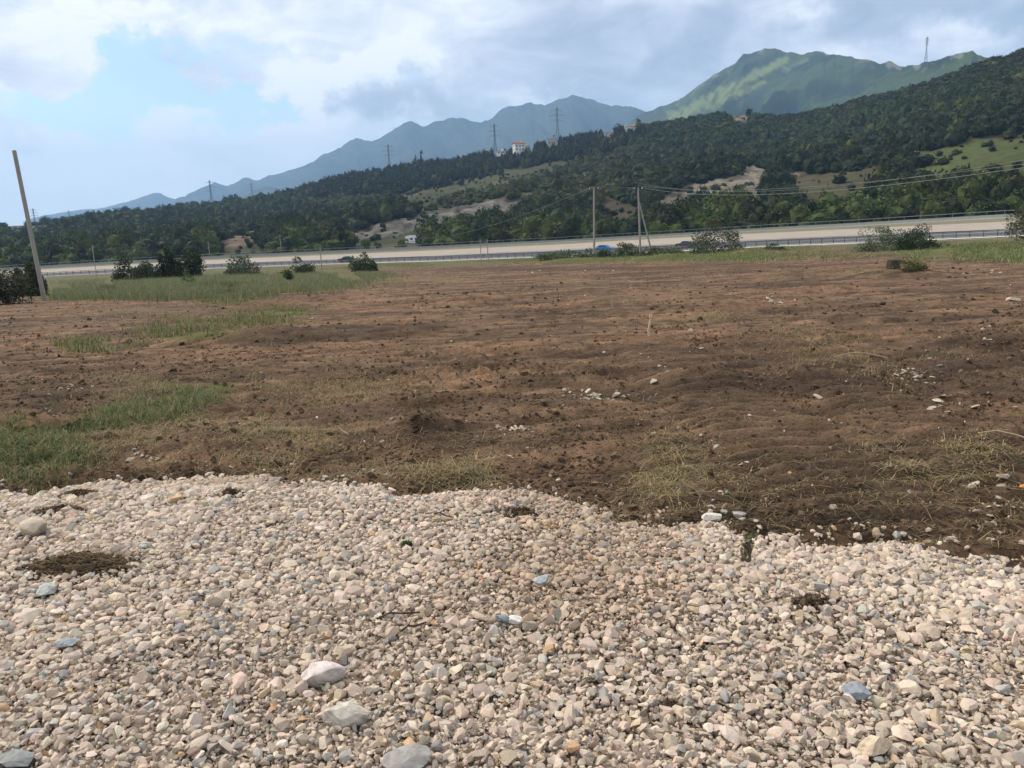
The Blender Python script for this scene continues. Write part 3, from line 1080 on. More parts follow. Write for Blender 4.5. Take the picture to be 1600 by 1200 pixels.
def field_stones():
    r = np.random.default_rng(21)
    mes = []
    for k in range(14):
        c = np.array([.44, .38, .295]) * r.uniform(.7, 1.15)
        v = SP[k]
        me_o = np_mesh('stone', v, IF, M_STONE, np.repeat(c[None], len(v), 0))
        mes.append(me_o.data)
        bpy.data.objects.remove(me_o)

    def put(px, py, s, label, group=None):
        p = hit(px, py, z_ground)[0]
        o = bpy.data.objects.new('stone', mes[r.integers(0, len(mes))])
        COL.objects.link(o)
        o.location = (p[0], p[1], p[2] + s * .12)
        o.scale = (s, s, s * (1.5 if s > .1 else .8))
        o.rotation_euler = (r.normal(0, .25), r.normal(0, .25), r.uniform(0, 6.28))
        tag(o, label, 'stone', group)
    for (px, py, rx, ry, n, s0, s1, label) in CL:
        for _ in range(n):
            put(px + r.normal(0, .55) * rx, py + r.normal(0, .55) * ry, s0 + (s1 - s0) * r.random() ** 2, label, 'stones: ' + label.split(' in the ')[-1].split(' on ')[-1])
    for (px, py, s, label) in LONE:
        put(px, py, s, label)
    # crumbs too small and many to count
    n = 2600
    px, py = r.uniform(-60, 1660, n), 415 + 440 * r.random(n) ** .8
    ok = (fbm(px * .012, py * .03, 3, 111) > .5)
    px, py = px[ok], py[ok]
    P = hit(px, py, z_ground)
    a = np.arctan2(P[:, 0], P[:, 1])
    d = np.hypot(P[:, 0], P[:, 1])
    k = d > gravel_edge(a) + .02
    P, d = P[k], d[k]
    s = np.clip(r.lognormal(math.log(.008), .5, len(P)), .004, .03) * np.clip(d / 8, .8, 3.5) ** .55
    V, Fc, C = scatter(SP, IF, P, rotmats(len(P), r), s, stone_cols(len(P), r) * .9, r)
    tag(np_mesh('pebbles', V, Fc, M_STONE, C), 'tiny pale pebbles sprinkled over the brown soil', 'pebbles', kind='stuff')


field_stones()


def clods():
    r = np.random.default_rng(31)
    n = 185000
    px, py = r.uniform(-330, 1930, n), 408 + 470 * r.random(n) ** .85
    dk = patch(px, py, DARK)
    P = hit(px, py)
    sk = streak(P[:, 0], P[:, 1])
    w = .22 + .8 * dk + .9 * smooth(fbm(px * .01, py * .03, 4, 121), .45, .7) * smooth(sk, .62, .4)
    w = w * (1 - .85 * TRACKS(P[:, 0], P[:, 1]))
    k = r.random(n) < w
    P, sk = P[k], sk[k]
    P[:, 2] = z_ground(P[:, 0], P[:, 1])
    a = np.arctan2(P[:, 0], P[:, 1])
    d = np.hypot(P[:, 0], P[:, 1])
    k = (d > gravel_edge(a) + .05) & (d < 110)
    P, d, sk = P[k], d[k], sk[k]
    s = np.clip(r.lognormal(math.log(.0088), .58, len(P)), .003, .042) * np.clip(d / 7, .8, 6) ** .6
    pr = stone_protos(30, 3, .5, .9, 41, IV1)
    pr = pr * (1 + np.random.default_rng(4).normal(0, .2, pr.shape[:2] + (1,))) * np.array([1, 1, .7])
    c = lerp(np.array([.075, .050, .033]), np.array([.165, .108, .066]), r.random((len(P), 1)) ** 1.6) * r.uniform(.65, 1.25, (len(P), 1))
    V, Fc, C = scatter(pr, IF1, P, rotmats(len(P), r), s, c, r)
    tag(np_mesh('soil_clods', V, Fc, M_CLOD, C), 'crumbly dark clods of turned soil over the field', 'soil', kind='stuff')
    print('clods', len(P))


clods()


# ------------------------------------------------------------------ grass
def blades(name, P, h, w, lean, cols, label, cat, r, flat=0.0):
    """P base points (n,3); h,w per blade; lean = sideways bend as a share of length."""
    n = len(P)
    a = r.uniform(0, 2 * np.pi, n)
    dirv = np.stack([np.cos(a), np.sin(a), 0 * a], 1)
    side = np.stack([-np.sin(a), np.cos(a), 0 * a], 1)
    up_ = np.array([0, 0, 1.0])
    l1 = lean * r.uniform(.2, .9, n)
    fl = np.clip(1 - flat * r.uniform(.6, 1.3, n), .03, 1)
    m = P + dirv * (h * l1 * .45)[:, None] + up_ * (h * .55 * fl)[:, None]
    t = P + dirv * (h * l1 * 1.15)[:, None] + up_ * (h * np.sqrt(np.clip(1 - l1 ** 2, .05, 1)) * fl * np.where(r.random(n) < flat, .3, 1))[:, None]
    q = side * (w / 2)[:, None]
    V = np.stack([P - q, P + q, m - q * .8, m + q * .8, t], 1).reshape(-1, 3)
    f = np.array([[0, 1, 3], [0, 3, 2], [2, 3, 4]])
    Fc = (f[None] + (np.arange(n) * 5)[:, None, None]).reshape(-1, 3)
    o = np_mesh(name, V, Fc, M_GRASS, np.repeat(cols, 5, 0))
    return tag(o, label, cat, kind='stuff')


def grass_pts(lst, dens, r, soft=.35, clump=.5, onlyfield=True):
    X, Y = [], []
    for (a, b, rx, ry, w) in lst:
        n = int(dens * rx * ry * 4 * w)
        X.append(a + r.normal(0, .52, n) * rx)
        Y.append(b + r.normal(0, .52, n) * ry)
    px, py = np.concatenate(X), np.concatenate(Y)
    P = hit(px, py, z_base)
    P[:, 2] = z_ground(P[:, 0], P[:, 1])
    x, y = P[:, 0], P[:, 1]
    d = np.hypot(x, y)
    cl = fbm(x * 40 / (d + 6), y * 55 / (d + 6), 3, 131)
    k = (cl > clump * r.uniform(.6, 1.0, len(x))) & (d > gravel_edge(np.arctan2(x, y)) - .02) & (d < 200)
    return P[k], d[k], px[k], py[k]


def green_cols(n, r, dry=.15):
    c = np.array([.095, .138, .045]) * r.uniform(.55, 1.5, (n, 1)) * (1 + r.normal(0, .08, (n, 3)))
    k = r.random(n) < dry
    c[k] = np.array([.32, .26, .14]) * r.uniform(.6, 1.2, (k.sum(), 1))
    return np.clip(c, .005, 1)


def dry_cols(n, r):
    c = np.array([.31, .24, .125]) * r.uniform(.45, 1.35, (n, 1)) * (1 + r.normal(0, .06, (n, 3)))
    k = r.random(n) < .10
    c[k] = np.array([.11, .12, .05]) * r.uniform(.6, 1.3, (k.sum(), 1))
    return np.clip(c, .005, 1)


def build_grass():
    r = np.random.default_rng(51)
    near = [g for g in GREEN if g[1] > 560]
    P, d, _, _ = grass_pts([g for g in near if 130 < g[0] < 1000], 1.3, r, clump=.68)
    h = np.clip(r.lognormal(math.log(.085), .45, len(P)), .03, .24)
    blades('green_grass', P, h, .0035 + .003 * r.random(len(P)), .9, green_cols(len(P), r, .36), 'patch of bent green grass left on the bare soil above the gravel', 'grass', r, .25)
    P, d, _, _ = grass_pts([g for g in near if g[0] < 130], 1.1, r, clump=.66)
    h = np.clip(r.lognormal(math.log(.075), .45, len(P)), .03, .22)
    blades('green_grass', P, h, .0035 + .003 * r.random(len(P)), .9, green_cols(len(P), r, .32) * .95, 'green grass tuft at the left end of the gravel rim', 'grass', r, .3)
    mid = [g for g in GREEN if 455 < g[1] < 560 and g[0] < 600]
    P, d, _, _ = grass_pts(mid, 3.0, r, clump=.6)
    h = np.clip(r.lognormal(math.log(.10), .4, len(P)), .04, .22)
    blades('short_grass', P, h, .010 + .006 * r.random(len(P)), .6, green_cols(len(P), r, .5), 'short green grass strips between soil furrows on the left', 'grass', r, .2)
    tall = [(110, 461, 80, 7, 1.), (250, 452, 150, 13, 1.4), (390, 444, 120, 12, 1.3), (500, 436, 70, 8, 1.2), (550, 431, 60, 5, 1)]
    P, d, px, py = grass_pts(tall, 10, r, clump=.3)
    h = np.clip(r.lognormal(math.log(.43), .25, len(P)), .2, 1.0) * np.where(px > 420, .7, 1)
    c = np.where((r.random(len(P)) < .45)[:, None], np.array([.22, .215, .125]) * r.uniform(.7, 1.2, (len(P), 1)), green_cols(len(P), r, .15) * 1.05)
    k = fbm(px * .02, py * .08, 3, 145) > .36
    P, h, c, px = P[k], h[k], c[k], px[k]
    blades('tall_grass', P, h, .008 + .012 * r.random(len(P)), .85, c, 'tall uncut meadow grass between the left pole and the field', 'grass', r)
    vg = [(1040, 400, 220, 7, 1.1), (880, 405, 120, 6, 1.0), (1210, 386, 60, 5, 1), (700, 405, 170, 4, .8), (620, 414, 60, 4, .6)]
    P, d, px, py = grass_pts(vg, 8, r, clump=.4)
    h = np.clip(r.lognormal(math.log(.20), .35, len(P)), .08, .5)
    blades('verge_grass', P, h, .02 + .02 * r.random(len(P)), .8, green_cols(len(P), r, .22) * 1.25, 'green verge grass below the motorway beyond the field', 'grass', r)
    P, d, px, py = grass_pts([(1500, 396, 90, 9, 1.1), (1600, 398, 60, 10, 1.0)], 7, r, clump=.5)
    h = np.clip(r.lognormal(math.log(.14), .4, len(P)), .1, .8)
    blades('verge_grass', P, h, .02 + .015 * r.random(len(P)), .8, green_cols(len(P), r, .25) * 1.25, 'grassy strip behind the tree stump at the far right', 'grass', r)
    st = [s for s in STRAW if s[1] > 640]
    P, d, _, _ = grass_pts(st, .62, r, clump=.64)
    h = np.clip(r.lognormal(math.log(.095), .5, len(P)), .03, .30)
    blades('dry_grass', P, h, .003 + .0025 * r.random(len(P)), 1.0, dry_cols(len(P), r), 'flattened dry straw lying on the soil along the gravel rim', 'dry grass', r, .9)
    st = [s for s in STRAW if s[1] <= 640]
    P, d, _, _ = grass_pts(st, 1.0, r, clump=.6)
    h = np.clip(r.lognormal(math.log(.11), .45, len(P)), .03, .3)
    blades('dry_grass', P, h, (.006 + .006 * r.random(len(P))) * np.clip(d / 20, .5, 2), .9, dry_cols(len(P), r), 'thin dry grass scattered across the middle of the field', 'dry grass', r, .7)
    # loose straw over everything
    n = 52000
    px, py = r.uniform(-330, 1930, n), 440 + 420 * r.random(n)
    P = hit(px, py, z_base)
    P[:, 2] = z_ground(P[:, 0], P[:, 1]) + .004
    dd = np.hypot(P[:, 0], P[:, 1])
    k = (dd > gravel_edge(np.arctan2(P[:, 0], P[:, 1])) + .03) & (fbm(P[:, 0] * 1.2, P[:, 1] * 1.5, 3, 141) > .42)
    P, dd = P[k], dd[k]
    h = np.clip(r.lognormal(math.log(.09), .5, len(P)), .02, .28)
    dark = (patch(px[k], py[k], DARK) > r.random(len(P)))[:, None]
    blades('loose_straw', P, h, .0028 + .003 * r.random(len(P)) * np.clip(dd / 6, 1, 3), 1.0, dry_cols(len(P), r) * np.where(dark, .22, .75), 'loose straw and roots strewn over the turned soil', 'straw', r, .93)


build_grass()


# ------------------------------------------------------------------ trees and shrubs
def leaf_cloud(r, n, w, h, leaf, lobes, z0=0.0, shape='round', gaps=.0):
    """n leaf cards spread through a crown of width w and height h standing on z0."""
    if shape == 'cone':
        lc = np.stack([r.normal(0, .12, lobes), r.normal(0, .12, lobes), r.uniform(.05, .95, lobes)], 1)
        rad = .5 * (1 - lc[:, 2]) + .08
        ang = r.uniform(0, 6.28, lobes)
        lc[:, 0] += np.cos(ang) * rad * .55
        lc[:, 1] += np.sin(ang) * rad * .55
        lr = rad * r.uniform(.45, .7, lobes)
    elif shape == 'dome':
        a = r.uniform(0, 6.283, lobes)
        q = r.random(lobes) ** .5 * .40
        lc = np.stack([np.cos(a) * q, np.sin(a) * q, r.uniform(.0, 1, lobes) ** .8 * .75 * (1 - (q / .42) ** 2)], 1)
        lr = r.uniform(.11, .22, lobes)
    else:
        u = r.normal(size=(lobes, 3))
        u /= np.linalg.norm(u, axis=1)[:, None]
        u *= (r.random((lobes, 1)) ** .45) * np.array([.34, .34, .34])
        lc = u + np.array([0, 0, .55])
        lc[:, 2] = np.clip(lc[:, 2], .18, .9)
        lr = r.uniform(.13, .25, lobes)
    k = r.integers(0, lobes, n)
    v = r.normal(size=(n, 3))
    v /= np.linalg.norm(v, axis=1)[:, None]
    p = lc[k] + v * (lr[k] * r.uniform(.55, 1.08, n))[:, None]
    kp = p[:, 2] > .0
    p, k = p[kp], k[kp]
    if shape == 'dome':
        p[:, 2] /= np.percentile(p[:, 2], 99)
        p[:, :2] /= 2 * np.percentile(np.abs(p[:, :2]), 98)
    p = p * np.array([w, w, h]) + np.array([0, 0, z0])
    m = len(p)
    a = r.normal(size=(m, 3))
    a /= np.linalg.norm(a, axis=1)[:, None]
    b = np.cross(a, r.normal(size=(m, 3)))
    b /= np.linalg.norm(b, axis=1)[:, None]
    s = leaf * r.uniform(.6, 1.4, m)[:, None]
    V = np.stack([p - a * s, p + b * s * .55, p + a * s, p - b * s * .55], 1).reshape(-1, 3)
    Fc = np.arange(4 * m).reshape(-1, 4)
    return V, Fc, m, k


def trunk_mesh(r, h, rad, limbs, w):
    mb = MB()
    pts = [Vector((0, 0, -.15))]
    for i in range(1, 5):
        pts.append(Vector((r.normal(0, .04) * h, r.normal(0, .04) * h, h * .75 * i / 4)))
    for i in range(4):
        mb.rod(pts[i], pts[i + 1], rad * (1 - .2 * i), rad * (1 - .2 * (i + 1)), 7)
    for _ in range(limbs):
        i = r.integers(1, 4)
        a = r.uniform(0, 6.28)
        e = pts[i] + Vector((math.cos(a) * w * .32, math.sin(a) * w * .32, h * r.uniform(.12, .35)))
        mb.rod(pts[i], e, rad * .45, rad * .12, 6)
    return mb


def plant(name, p, h, w, col, label, cat, seed, n=1400, leaf=.1, lobes=16, group=None, shape='round', trunk=True, base=.0, var=.35):
    r = np.random.default_rng(seed)
    t = empty(name, p, label, cat, group)
    V, Fc, m, k = leaf_cloud(r, n, w, h * (1 - base), leaf, lobes, h * base, shape)
    lob = r.uniform(1 - var, 1 + var, lobes)[k[:m]] if len(k) >= m else np.ones(m)
    c = np.array(col) * (lob * r.uniform(.7, 1.35, m))[:, None]
    np_mesh('crown', V, Fc, M_LEAF, np.repeat(c, 4, 0), parent=t)
    if trunk:
        trunk_mesh(r, h * .8, max(.03, h * .025), 6, w).build('trunk', M_BARK, t)
    return t


def base_at(px, py):
    p = hit(px, py, z_base)[0]
    p[2] = float(z_ground(p[0], p[1])) - .03
    return p


def on_ground_at(px, dist):
    a = float(azte(px, 390)[0])
    x, y = math.sin(a) * dist, math.cos(a) * dist
    return np.array([x, y, float(z_ground(x, y)) - .05])


def sized(px0, px1, ytop, dist, p):   # width and height in metres of something spanning px0..px1 with its top at ytop
    w = (px1 - px0) / F * dist
    top = at((px0 + px1) / 2, ytop, dist)
    return w, max(.4, top[2] - p[2])


def shrubs():
    L = [  # name, x0, x1, ytop, dist, colour, label, leaf, n, shape
        ('bush', 1085, 1155, 352, 120, (.062, .074, .036), 'olive brown bush in front of the guardrail beside the dark grey car', .12, 2600),
        ('shrub', 1345, 1418, 356, 92, (.125, .15, .085), 'pale sage green shrub against the near guardrail at right', .09, 3000),
        ('bush', 1412, 1466, 354, 90, (.035, .058, .022), 'dense dark green bush touching the pale sage shrub', .08, 3200),
        ('tree', 1570, 1650, 308, 75, (.085, .095, .055), 'grey green tree cut by the right edge of the photo', .09, 3400),
        ('bush', 178, 232, 398, 110, (.048, .068, .03), 'round mid green bush left of the dark pair in front of the road', .14, 2200),
        ('bush', 240, 276, 388, 112, (.026, .04, .02), 'dark bush, left one of the close dark pair before the road', .14, 2200),
        ('bush', 270, 312, 388, 114, (.028, .045, .02), 'dark bush, right one of the close dark pair before the road', .14, 2200),
        ('bush', 352, 398, 401, 110, (.075, .09, .055), 'grey green feathery bush right of the dark pair', .12, 1600),
        ('bush', 440, 486, 403, 105, (.08, .10, .045), 'low light green bush beside the thin post above the tall grass', .12, 1300),
        ('bush', 545, 586, 398, 100, (.06, .09, .04), 'spiky green bush in front of the black car', .13, 1200),
        ('shrub', 955, 1000, 380, 128, (.075, .11, .04), 'light green shrub between the two line poles', .12, 1600),
        ('shrub', 905, 960, 390, 118, (.06, .085, .035), 'dark green low shrub at the foot of the left line pole', .12, 1500),
        ('shrub', 840, 905, 393, 116, (.065, .09, .035), 'flat green shrub left of the left line pole', .12, 1300),
        ('shrub', 1000, 1062, 387, 122, (.07, .09, .04), 'low ragged shrub at the foot of the braced pole', .12, 1300),
        ('shrub', 1195, 1228, 381, 112, (.05, .075, .028), 'small round shrub on the verge right of the olive bush', .1, 900),
        ('shrub', 14, 56, 413, 62, (.045, .058, .032), 'dark untidy shrub behind the foot of the left pole', .08, 2400),
        ('shrub', -40, 30, 425, 47, (.055, .055, .036), 'brown green scrub in the left edge of the photo', .07, 2000),
        ('weed', 1398, 1440, 410, 31, (.11, .115, .045), 'tangled yellow green weeds growing beside the stump', .035, 700),
        ('weed', 276, 302, 422, 58, (.06, .085, .035), 'dark leafy weed standing up in the tall grass', .06, 350),
        ('sapling', 438, 456, 422, 57, (.05, .075, .03), 'small dark sapling at the right end of the tall grass', .06, 300)]
    for i, (nm, x0, x1, yt, dist, c, lab, leaf, n) in enumerate(L):
        px = (x0 + x1) / 2
        p = on_ground_at(px, dist)
        w, h = sized(x0, x1, yt, dist, p)
        plant(nm, p, h * (.96 if nm in ('tree', 'sapling') else 1.0), w * (1.0 if px < 600 else 1.12), c, lab, nm, 200 + i, int(n * (1.2 if nm == 'tree' else 2.0)), leaf, 22, shape='round' if nm in ('tree', 'sapling') else 'dome', trunk=nm in ('tree', 'sapling'))


shrubs()


def forest():
    r = np.random.default_rng(61)
    N = 60000
    a0, a1 = float(azte(-120, 380)[0]), float(azte(1740, 250)[0])
    az = r.uniform(a0, a1, N)
    # even spacing over the ground: more samples where the slope lies farther off
    t = r.random(N) ** .72
    t = np.where(r.random(N) < .09, r.uniform(.97, 1.03, N), t)
    P = hill_pt(az, t)
    px, py, rock, rc, mead, mc = hill_masks(P)
    x, y = P[:, 0], P[:, 1]
    # planted dark belt below the skyline; scrub under it
    yc = np.interp(px, [c[0] for c in CREST], [c[1] for c in CREST])
    hw = np.where(P[:, 2] > -100, 5.0, 0)
    for up_h in (2.5, 5.5):
        _, _, r2, _, m2, _ = hill_masks(P + np.array([0, 0, up_h]))
        rock = np.maximum(rock, r2)
        mead = np.maximum(mead, m2 * .6)
    nohouse = ~((np.abs(px - 646) < 17) & (py > 366) & (py < 398))
    for hx in (783, 811, 823, 863, 953, 986):
        nohouse &= ~((np.abs(px - hx) < 12) & (t > .92))
    for fx_, fy_ in ((1507, 283), (1540, 281), (1547, 286), (1566, 292), (1505, 313), (1503, 328), (1465, 322), (1187, 322)):
        nohouse &= ~((np.abs(px - fx_) < 11) & (py > fy_ - 1) & (py < fy_ + 15))
    belt = ((px > 455) & (px < 1010) & (py < yc + np.interp(px, [455, 600, 760, 900, 1010], [10, 36, 34, 30, 24])))
    scrub = (px > 480) & (px < 980) & ~belt & (py < 330)
    cl = fbm(x * .02, y * .02, 4, 151)
    dens = np.where(belt, 1.0, np.where(scrub, .55 + .5 * (cl > .5), .9))
    dens = np.where(mead > .8, .045 + .13 * (cl > .56), np.where(mead > 0, .3, dens))
    dens = np.where(rock > 0, .10, dens) * nohouse
    dens = np.where(belt & (np.abs(px - 811) < 16), dens * .5, dens) * .52
    k = r.random(N) < dens
    P, px, py, belt, scrub, mead, cl, t = P[k], px[k], py[k], belt[k], scrub[k], mead[k], cl[k], t[k]
    n = len(P)
    h = r.lognormal(math.log(5.2), .36, n)
    h = np.where(belt, h * 1.35, np.where(scrub, h * .62, h))
    h = np.where(mead > 0, h * .38, h)
    h = np.where(rock[k] > 0, h * .4, h)
    h = np.where((px > 1000) & (t > .95), h * .85, h)
    h = np.where(px < 350, h * .9, h)
    h = np.clip(h, 1.2, 11)
    h = np.where(t < .04, h * .7, h)
    h = np.where((px > 1000) & (t > .85), np.minimum(h, 6.5), h)
    wd = np.minimum(h * r.uniform(.9, 1.6, n), 7.5)
    wd = np.where(belt, wd * .72, wd)
    c = np.array([.029, .049, .022]) * r.uniform(.7, 1.35, (n, 1)) * (.45 + 1.1 * fbm(P[:, 0] * .014, P[:, 1] * .014, 3, 152))[:, None]
    c = np.where(belt[:, None], np.array([.019, .031, .020]) * r.uniform(.7, 1.35, (n, 1)), c)
    c = np.where(scrub[:, None], np.array([.054, .070, .032]) * r.uniform(.6, 1.4, (n, 1)), c)
    c = np.where((r.random(n) < .10)[:, None], np.array([.075, .095, .035]) * r.uniform(.7, 1.2, (n, 1)), c)
    c = np.where(((t < .1) & (r.random(n) < .5))[:, None], np.array([.075, .110, .033]) * r.uniform(.6, 1.25, (n, 1)), c)
    c = c * (1 + r.normal(0, .06, (n, 3)))
    P[:, 2] -= .25
    out = []
    off = 0
    for close in (True, False):
        sel = (t < .33) if close else (t >= .33)
        L, ls, nl = (260, .040, 16) if close else (105, .052, 12)
        protos, vcs = [], []
        for _ in range(26):
            v = IV.copy() * np.array([.37, .37, .37])
            v = v * (1 + r.normal(0, .14, (len(v), 1)))
            v[:, 2] = np.maximum(v[:, 2] + .42, -.05)
            lb = r.normal(size=(nl, 3))
            lb /= np.linalg.norm(lb, axis=1)[:, None]
            lb = lb * .31 + np.array([0, 0, .50])
            kk = r.integers(0, nl, L)
            q = r.normal(size=(L, 3))
            q /= np.linalg.norm(q, axis=1)[:, None]
            q = lb[kk] + q * r.uniform(.11, .22, (L, 1))
            q[:, 2] = np.maximum(q[:, 2], .02)
            a = r.normal(size=(L, 3)) * ls
            b = r.normal(size=(L, 3)) * ls
            lv = np.stack([q - a, q + a, q + b * 1.5], 1).reshape(-1, 3)
            protos.append(np.concatenate([v, lv]))
            tone = r.uniform(.75, 1.28, nl)[kk] * r.uniform(.85, 1.18, L)
            vcs.append(np.concatenate([np.full(len(v), .85), np.repeat(tone, 3)]))
        faces = np.concatenate([IF, np.arange(3 * L).reshape(-1, 3) + len(IV)])
        m = int(sel.sum())
        V, Fc, C = scatter(np.array(protos), faces, P[sel], rotmats(m, r, .08), np.stack([wd, wd, h], 1)[sel], c[sel] * .78 * np.array([1.14, 1.04, .84]), r, np.array(vcs))
        out.append((V, Fc + off, C))
        off += len(V)
    tag(np_mesh('forest', *[np.concatenate([o[k] for o in out]) for k in (0, 1)], M_LEAF, np.concatenate([o[2] for o in out])), 'dark broadleaf woodland and scrub covering the hillside', 'forest', kind='stuff')
    print('forest', n)


forest()


def hill_plants():
    r = np.random.default_rng(71)

    def on_hill(px, t):
        a = np.array([float(azte(px, 300)[0])])
        return hill_pt(a, np.array([t]))[0]
    # a row of brighter young trees along the hill foot, each with its own crown
    protos = []
    for i in range(6):
        v, f, m, k = leaf_cloud(r, 620, 1.0, 1.0, .055, 14, .04)
        c = np.array([.062, .092, .031]) * r.uniform(.75, 1.2) * (r.uniform(.65, 1.35, 14)[k[:m]] * r.uniform(.75, 1.3, m))[:, None]
        co = np_mesh('crown', v, f, M_LEAF, np.repeat(c, 4, 0))
        to = trunk_mesh(r, .8, .025, 5, 1.0).build('trunk', M_BARK)
        protos.append((co, to))
    spots = list(np.linspace(560, 1560, 46) + r.normal(0, 8, 46))
    zones = [(0, 'young green tree in the row behind the barrier between camper and left line pole'), (920, 'young green tree in the row behind the barrier near the braced pole'), (1200, 'leafy green tree in the clump behind the barrier at right')]
    for i, px in enumerate(spots):
        p = on_hill(px, r.uniform(.0, .05))
        co, to = protos[i % 6]
        big = 1 + (1.1 if 1330 < px < 1450 else 0) * r.uniform(.5, 1)
        h = r.uniform(3.2, 5.0) * big
        lab = [z[1] for z in zones if px >= z[0]][-1]
        t = empty('broadleaf_tree', (p[0], p[1], p[2] - .2), lab, 'tree', 'trees along the foot of the hill', r.uniform(0, 6.28))
        t.scale = (h * r.uniform(.8, 1.1), h * r.uniform(.8, 1.1), h)
        for src in (co, to):
            c = src.copy()
            COL.objects.link(c)
            c.parent = t
    for co, to in protos:
        bpy.data.objects.remove(co)
        bpy.data.objects.remove(to)
    # flowering broom
    for i, (px, py) in enumerate([(1507, 283), (1540, 281), (1547, 286), (1566, 292), (1505, 313), (1503, 328), (1465, 322), (1187, 322)]):
        a, t_ = azte(px, py)
        ts = np.linspace(0, 1, 400)
        Q = hill_pt(np.full(400, float(a)), ts)
        te = (Q[:, 2] - CAM_H) / np.hypot(Q[:, 0], Q[:, 1])
        p = Q[np.argmax(te >= t_)]
        labs = ['yellow flowering shrub, leftmost of the bright group on the right meadow edge', 'bright yellow flowering shrub, topmost of the group on the right meadow edge', 'bright yellow flowering shrub in the middle of the meadow edge group',
                'yellow flowering shrub, rightmost on the meadow edge near the photo border', 'pale yellow flowering shrub on the dark slope below the meadow', 'yellow flowering shrub just above the barrier at right',
                'small yellow flowering shrub among dark trees below the meadow', 'small yellow flowering shrub below the tan earth bank']
        plant('flowering_shrub', (p[0], p[1], p[2]), 2.6 if i < 4 else 1.8, 3.4 if i < 4 else 2.2, (.50, .36, .03), labs[i], 'shrub', 400 + i, 420, .22, 10, group='yellow flowering shrubs', trunk=True, var=.2)
    # trees that stand out on the skyline
    for i, (px, hh, ww, sh, lab) in enumerate([(662, 19, 4.5, 'cone', 'tall narrow conifer, highest of the dark belt on the skyline'), (652, 15, 4.5, 'cone', 'narrow conifer left of the tallest one on the skyline'),
                                               (588, 12, 8, 'round', 'round dark tree on the skyline in front of a pylon'), (548, 11, 7, 'round', 'dark rounded tree at the left end of the skyline belt'),
                                               (966, 11, 11, 'round', 'dark round tree between the two red roofed houses'), (1080, 7, 7, 'round', 'dark tree on the rocky knoll, left of the pair'),
                                               (1118, 7, 8, 'round', 'dark tree on the rocky knoll before the green mountain'), (1168, 8, 8, 'round', 'dark tree on top of the rocky knoll, rightmost'),
                                               (790, 9, 7, 'round', 'dark tree left of the white house'), (868, 14, 4, 'cone', 'slim dark cypress beside the unfinished house'), (288, 10, 10, 'round', 'round tree on the low left skyline'), (190, 11, 14, 'round', 'broad dark tree on the far left skyline')]):
        p = on_hill(px, .985)
        plant('conifer' if sh == 'cone' else 'skyline_tree', (p[0], p[1], p[2] - .3), hh, ww, (.022, .032, .018), lab, 'tree', 500 + i, 520, .55 if sh != 'cone' else .5, 14, group='trees on the skyline', shape=sh, base=.06)


hill_plants()


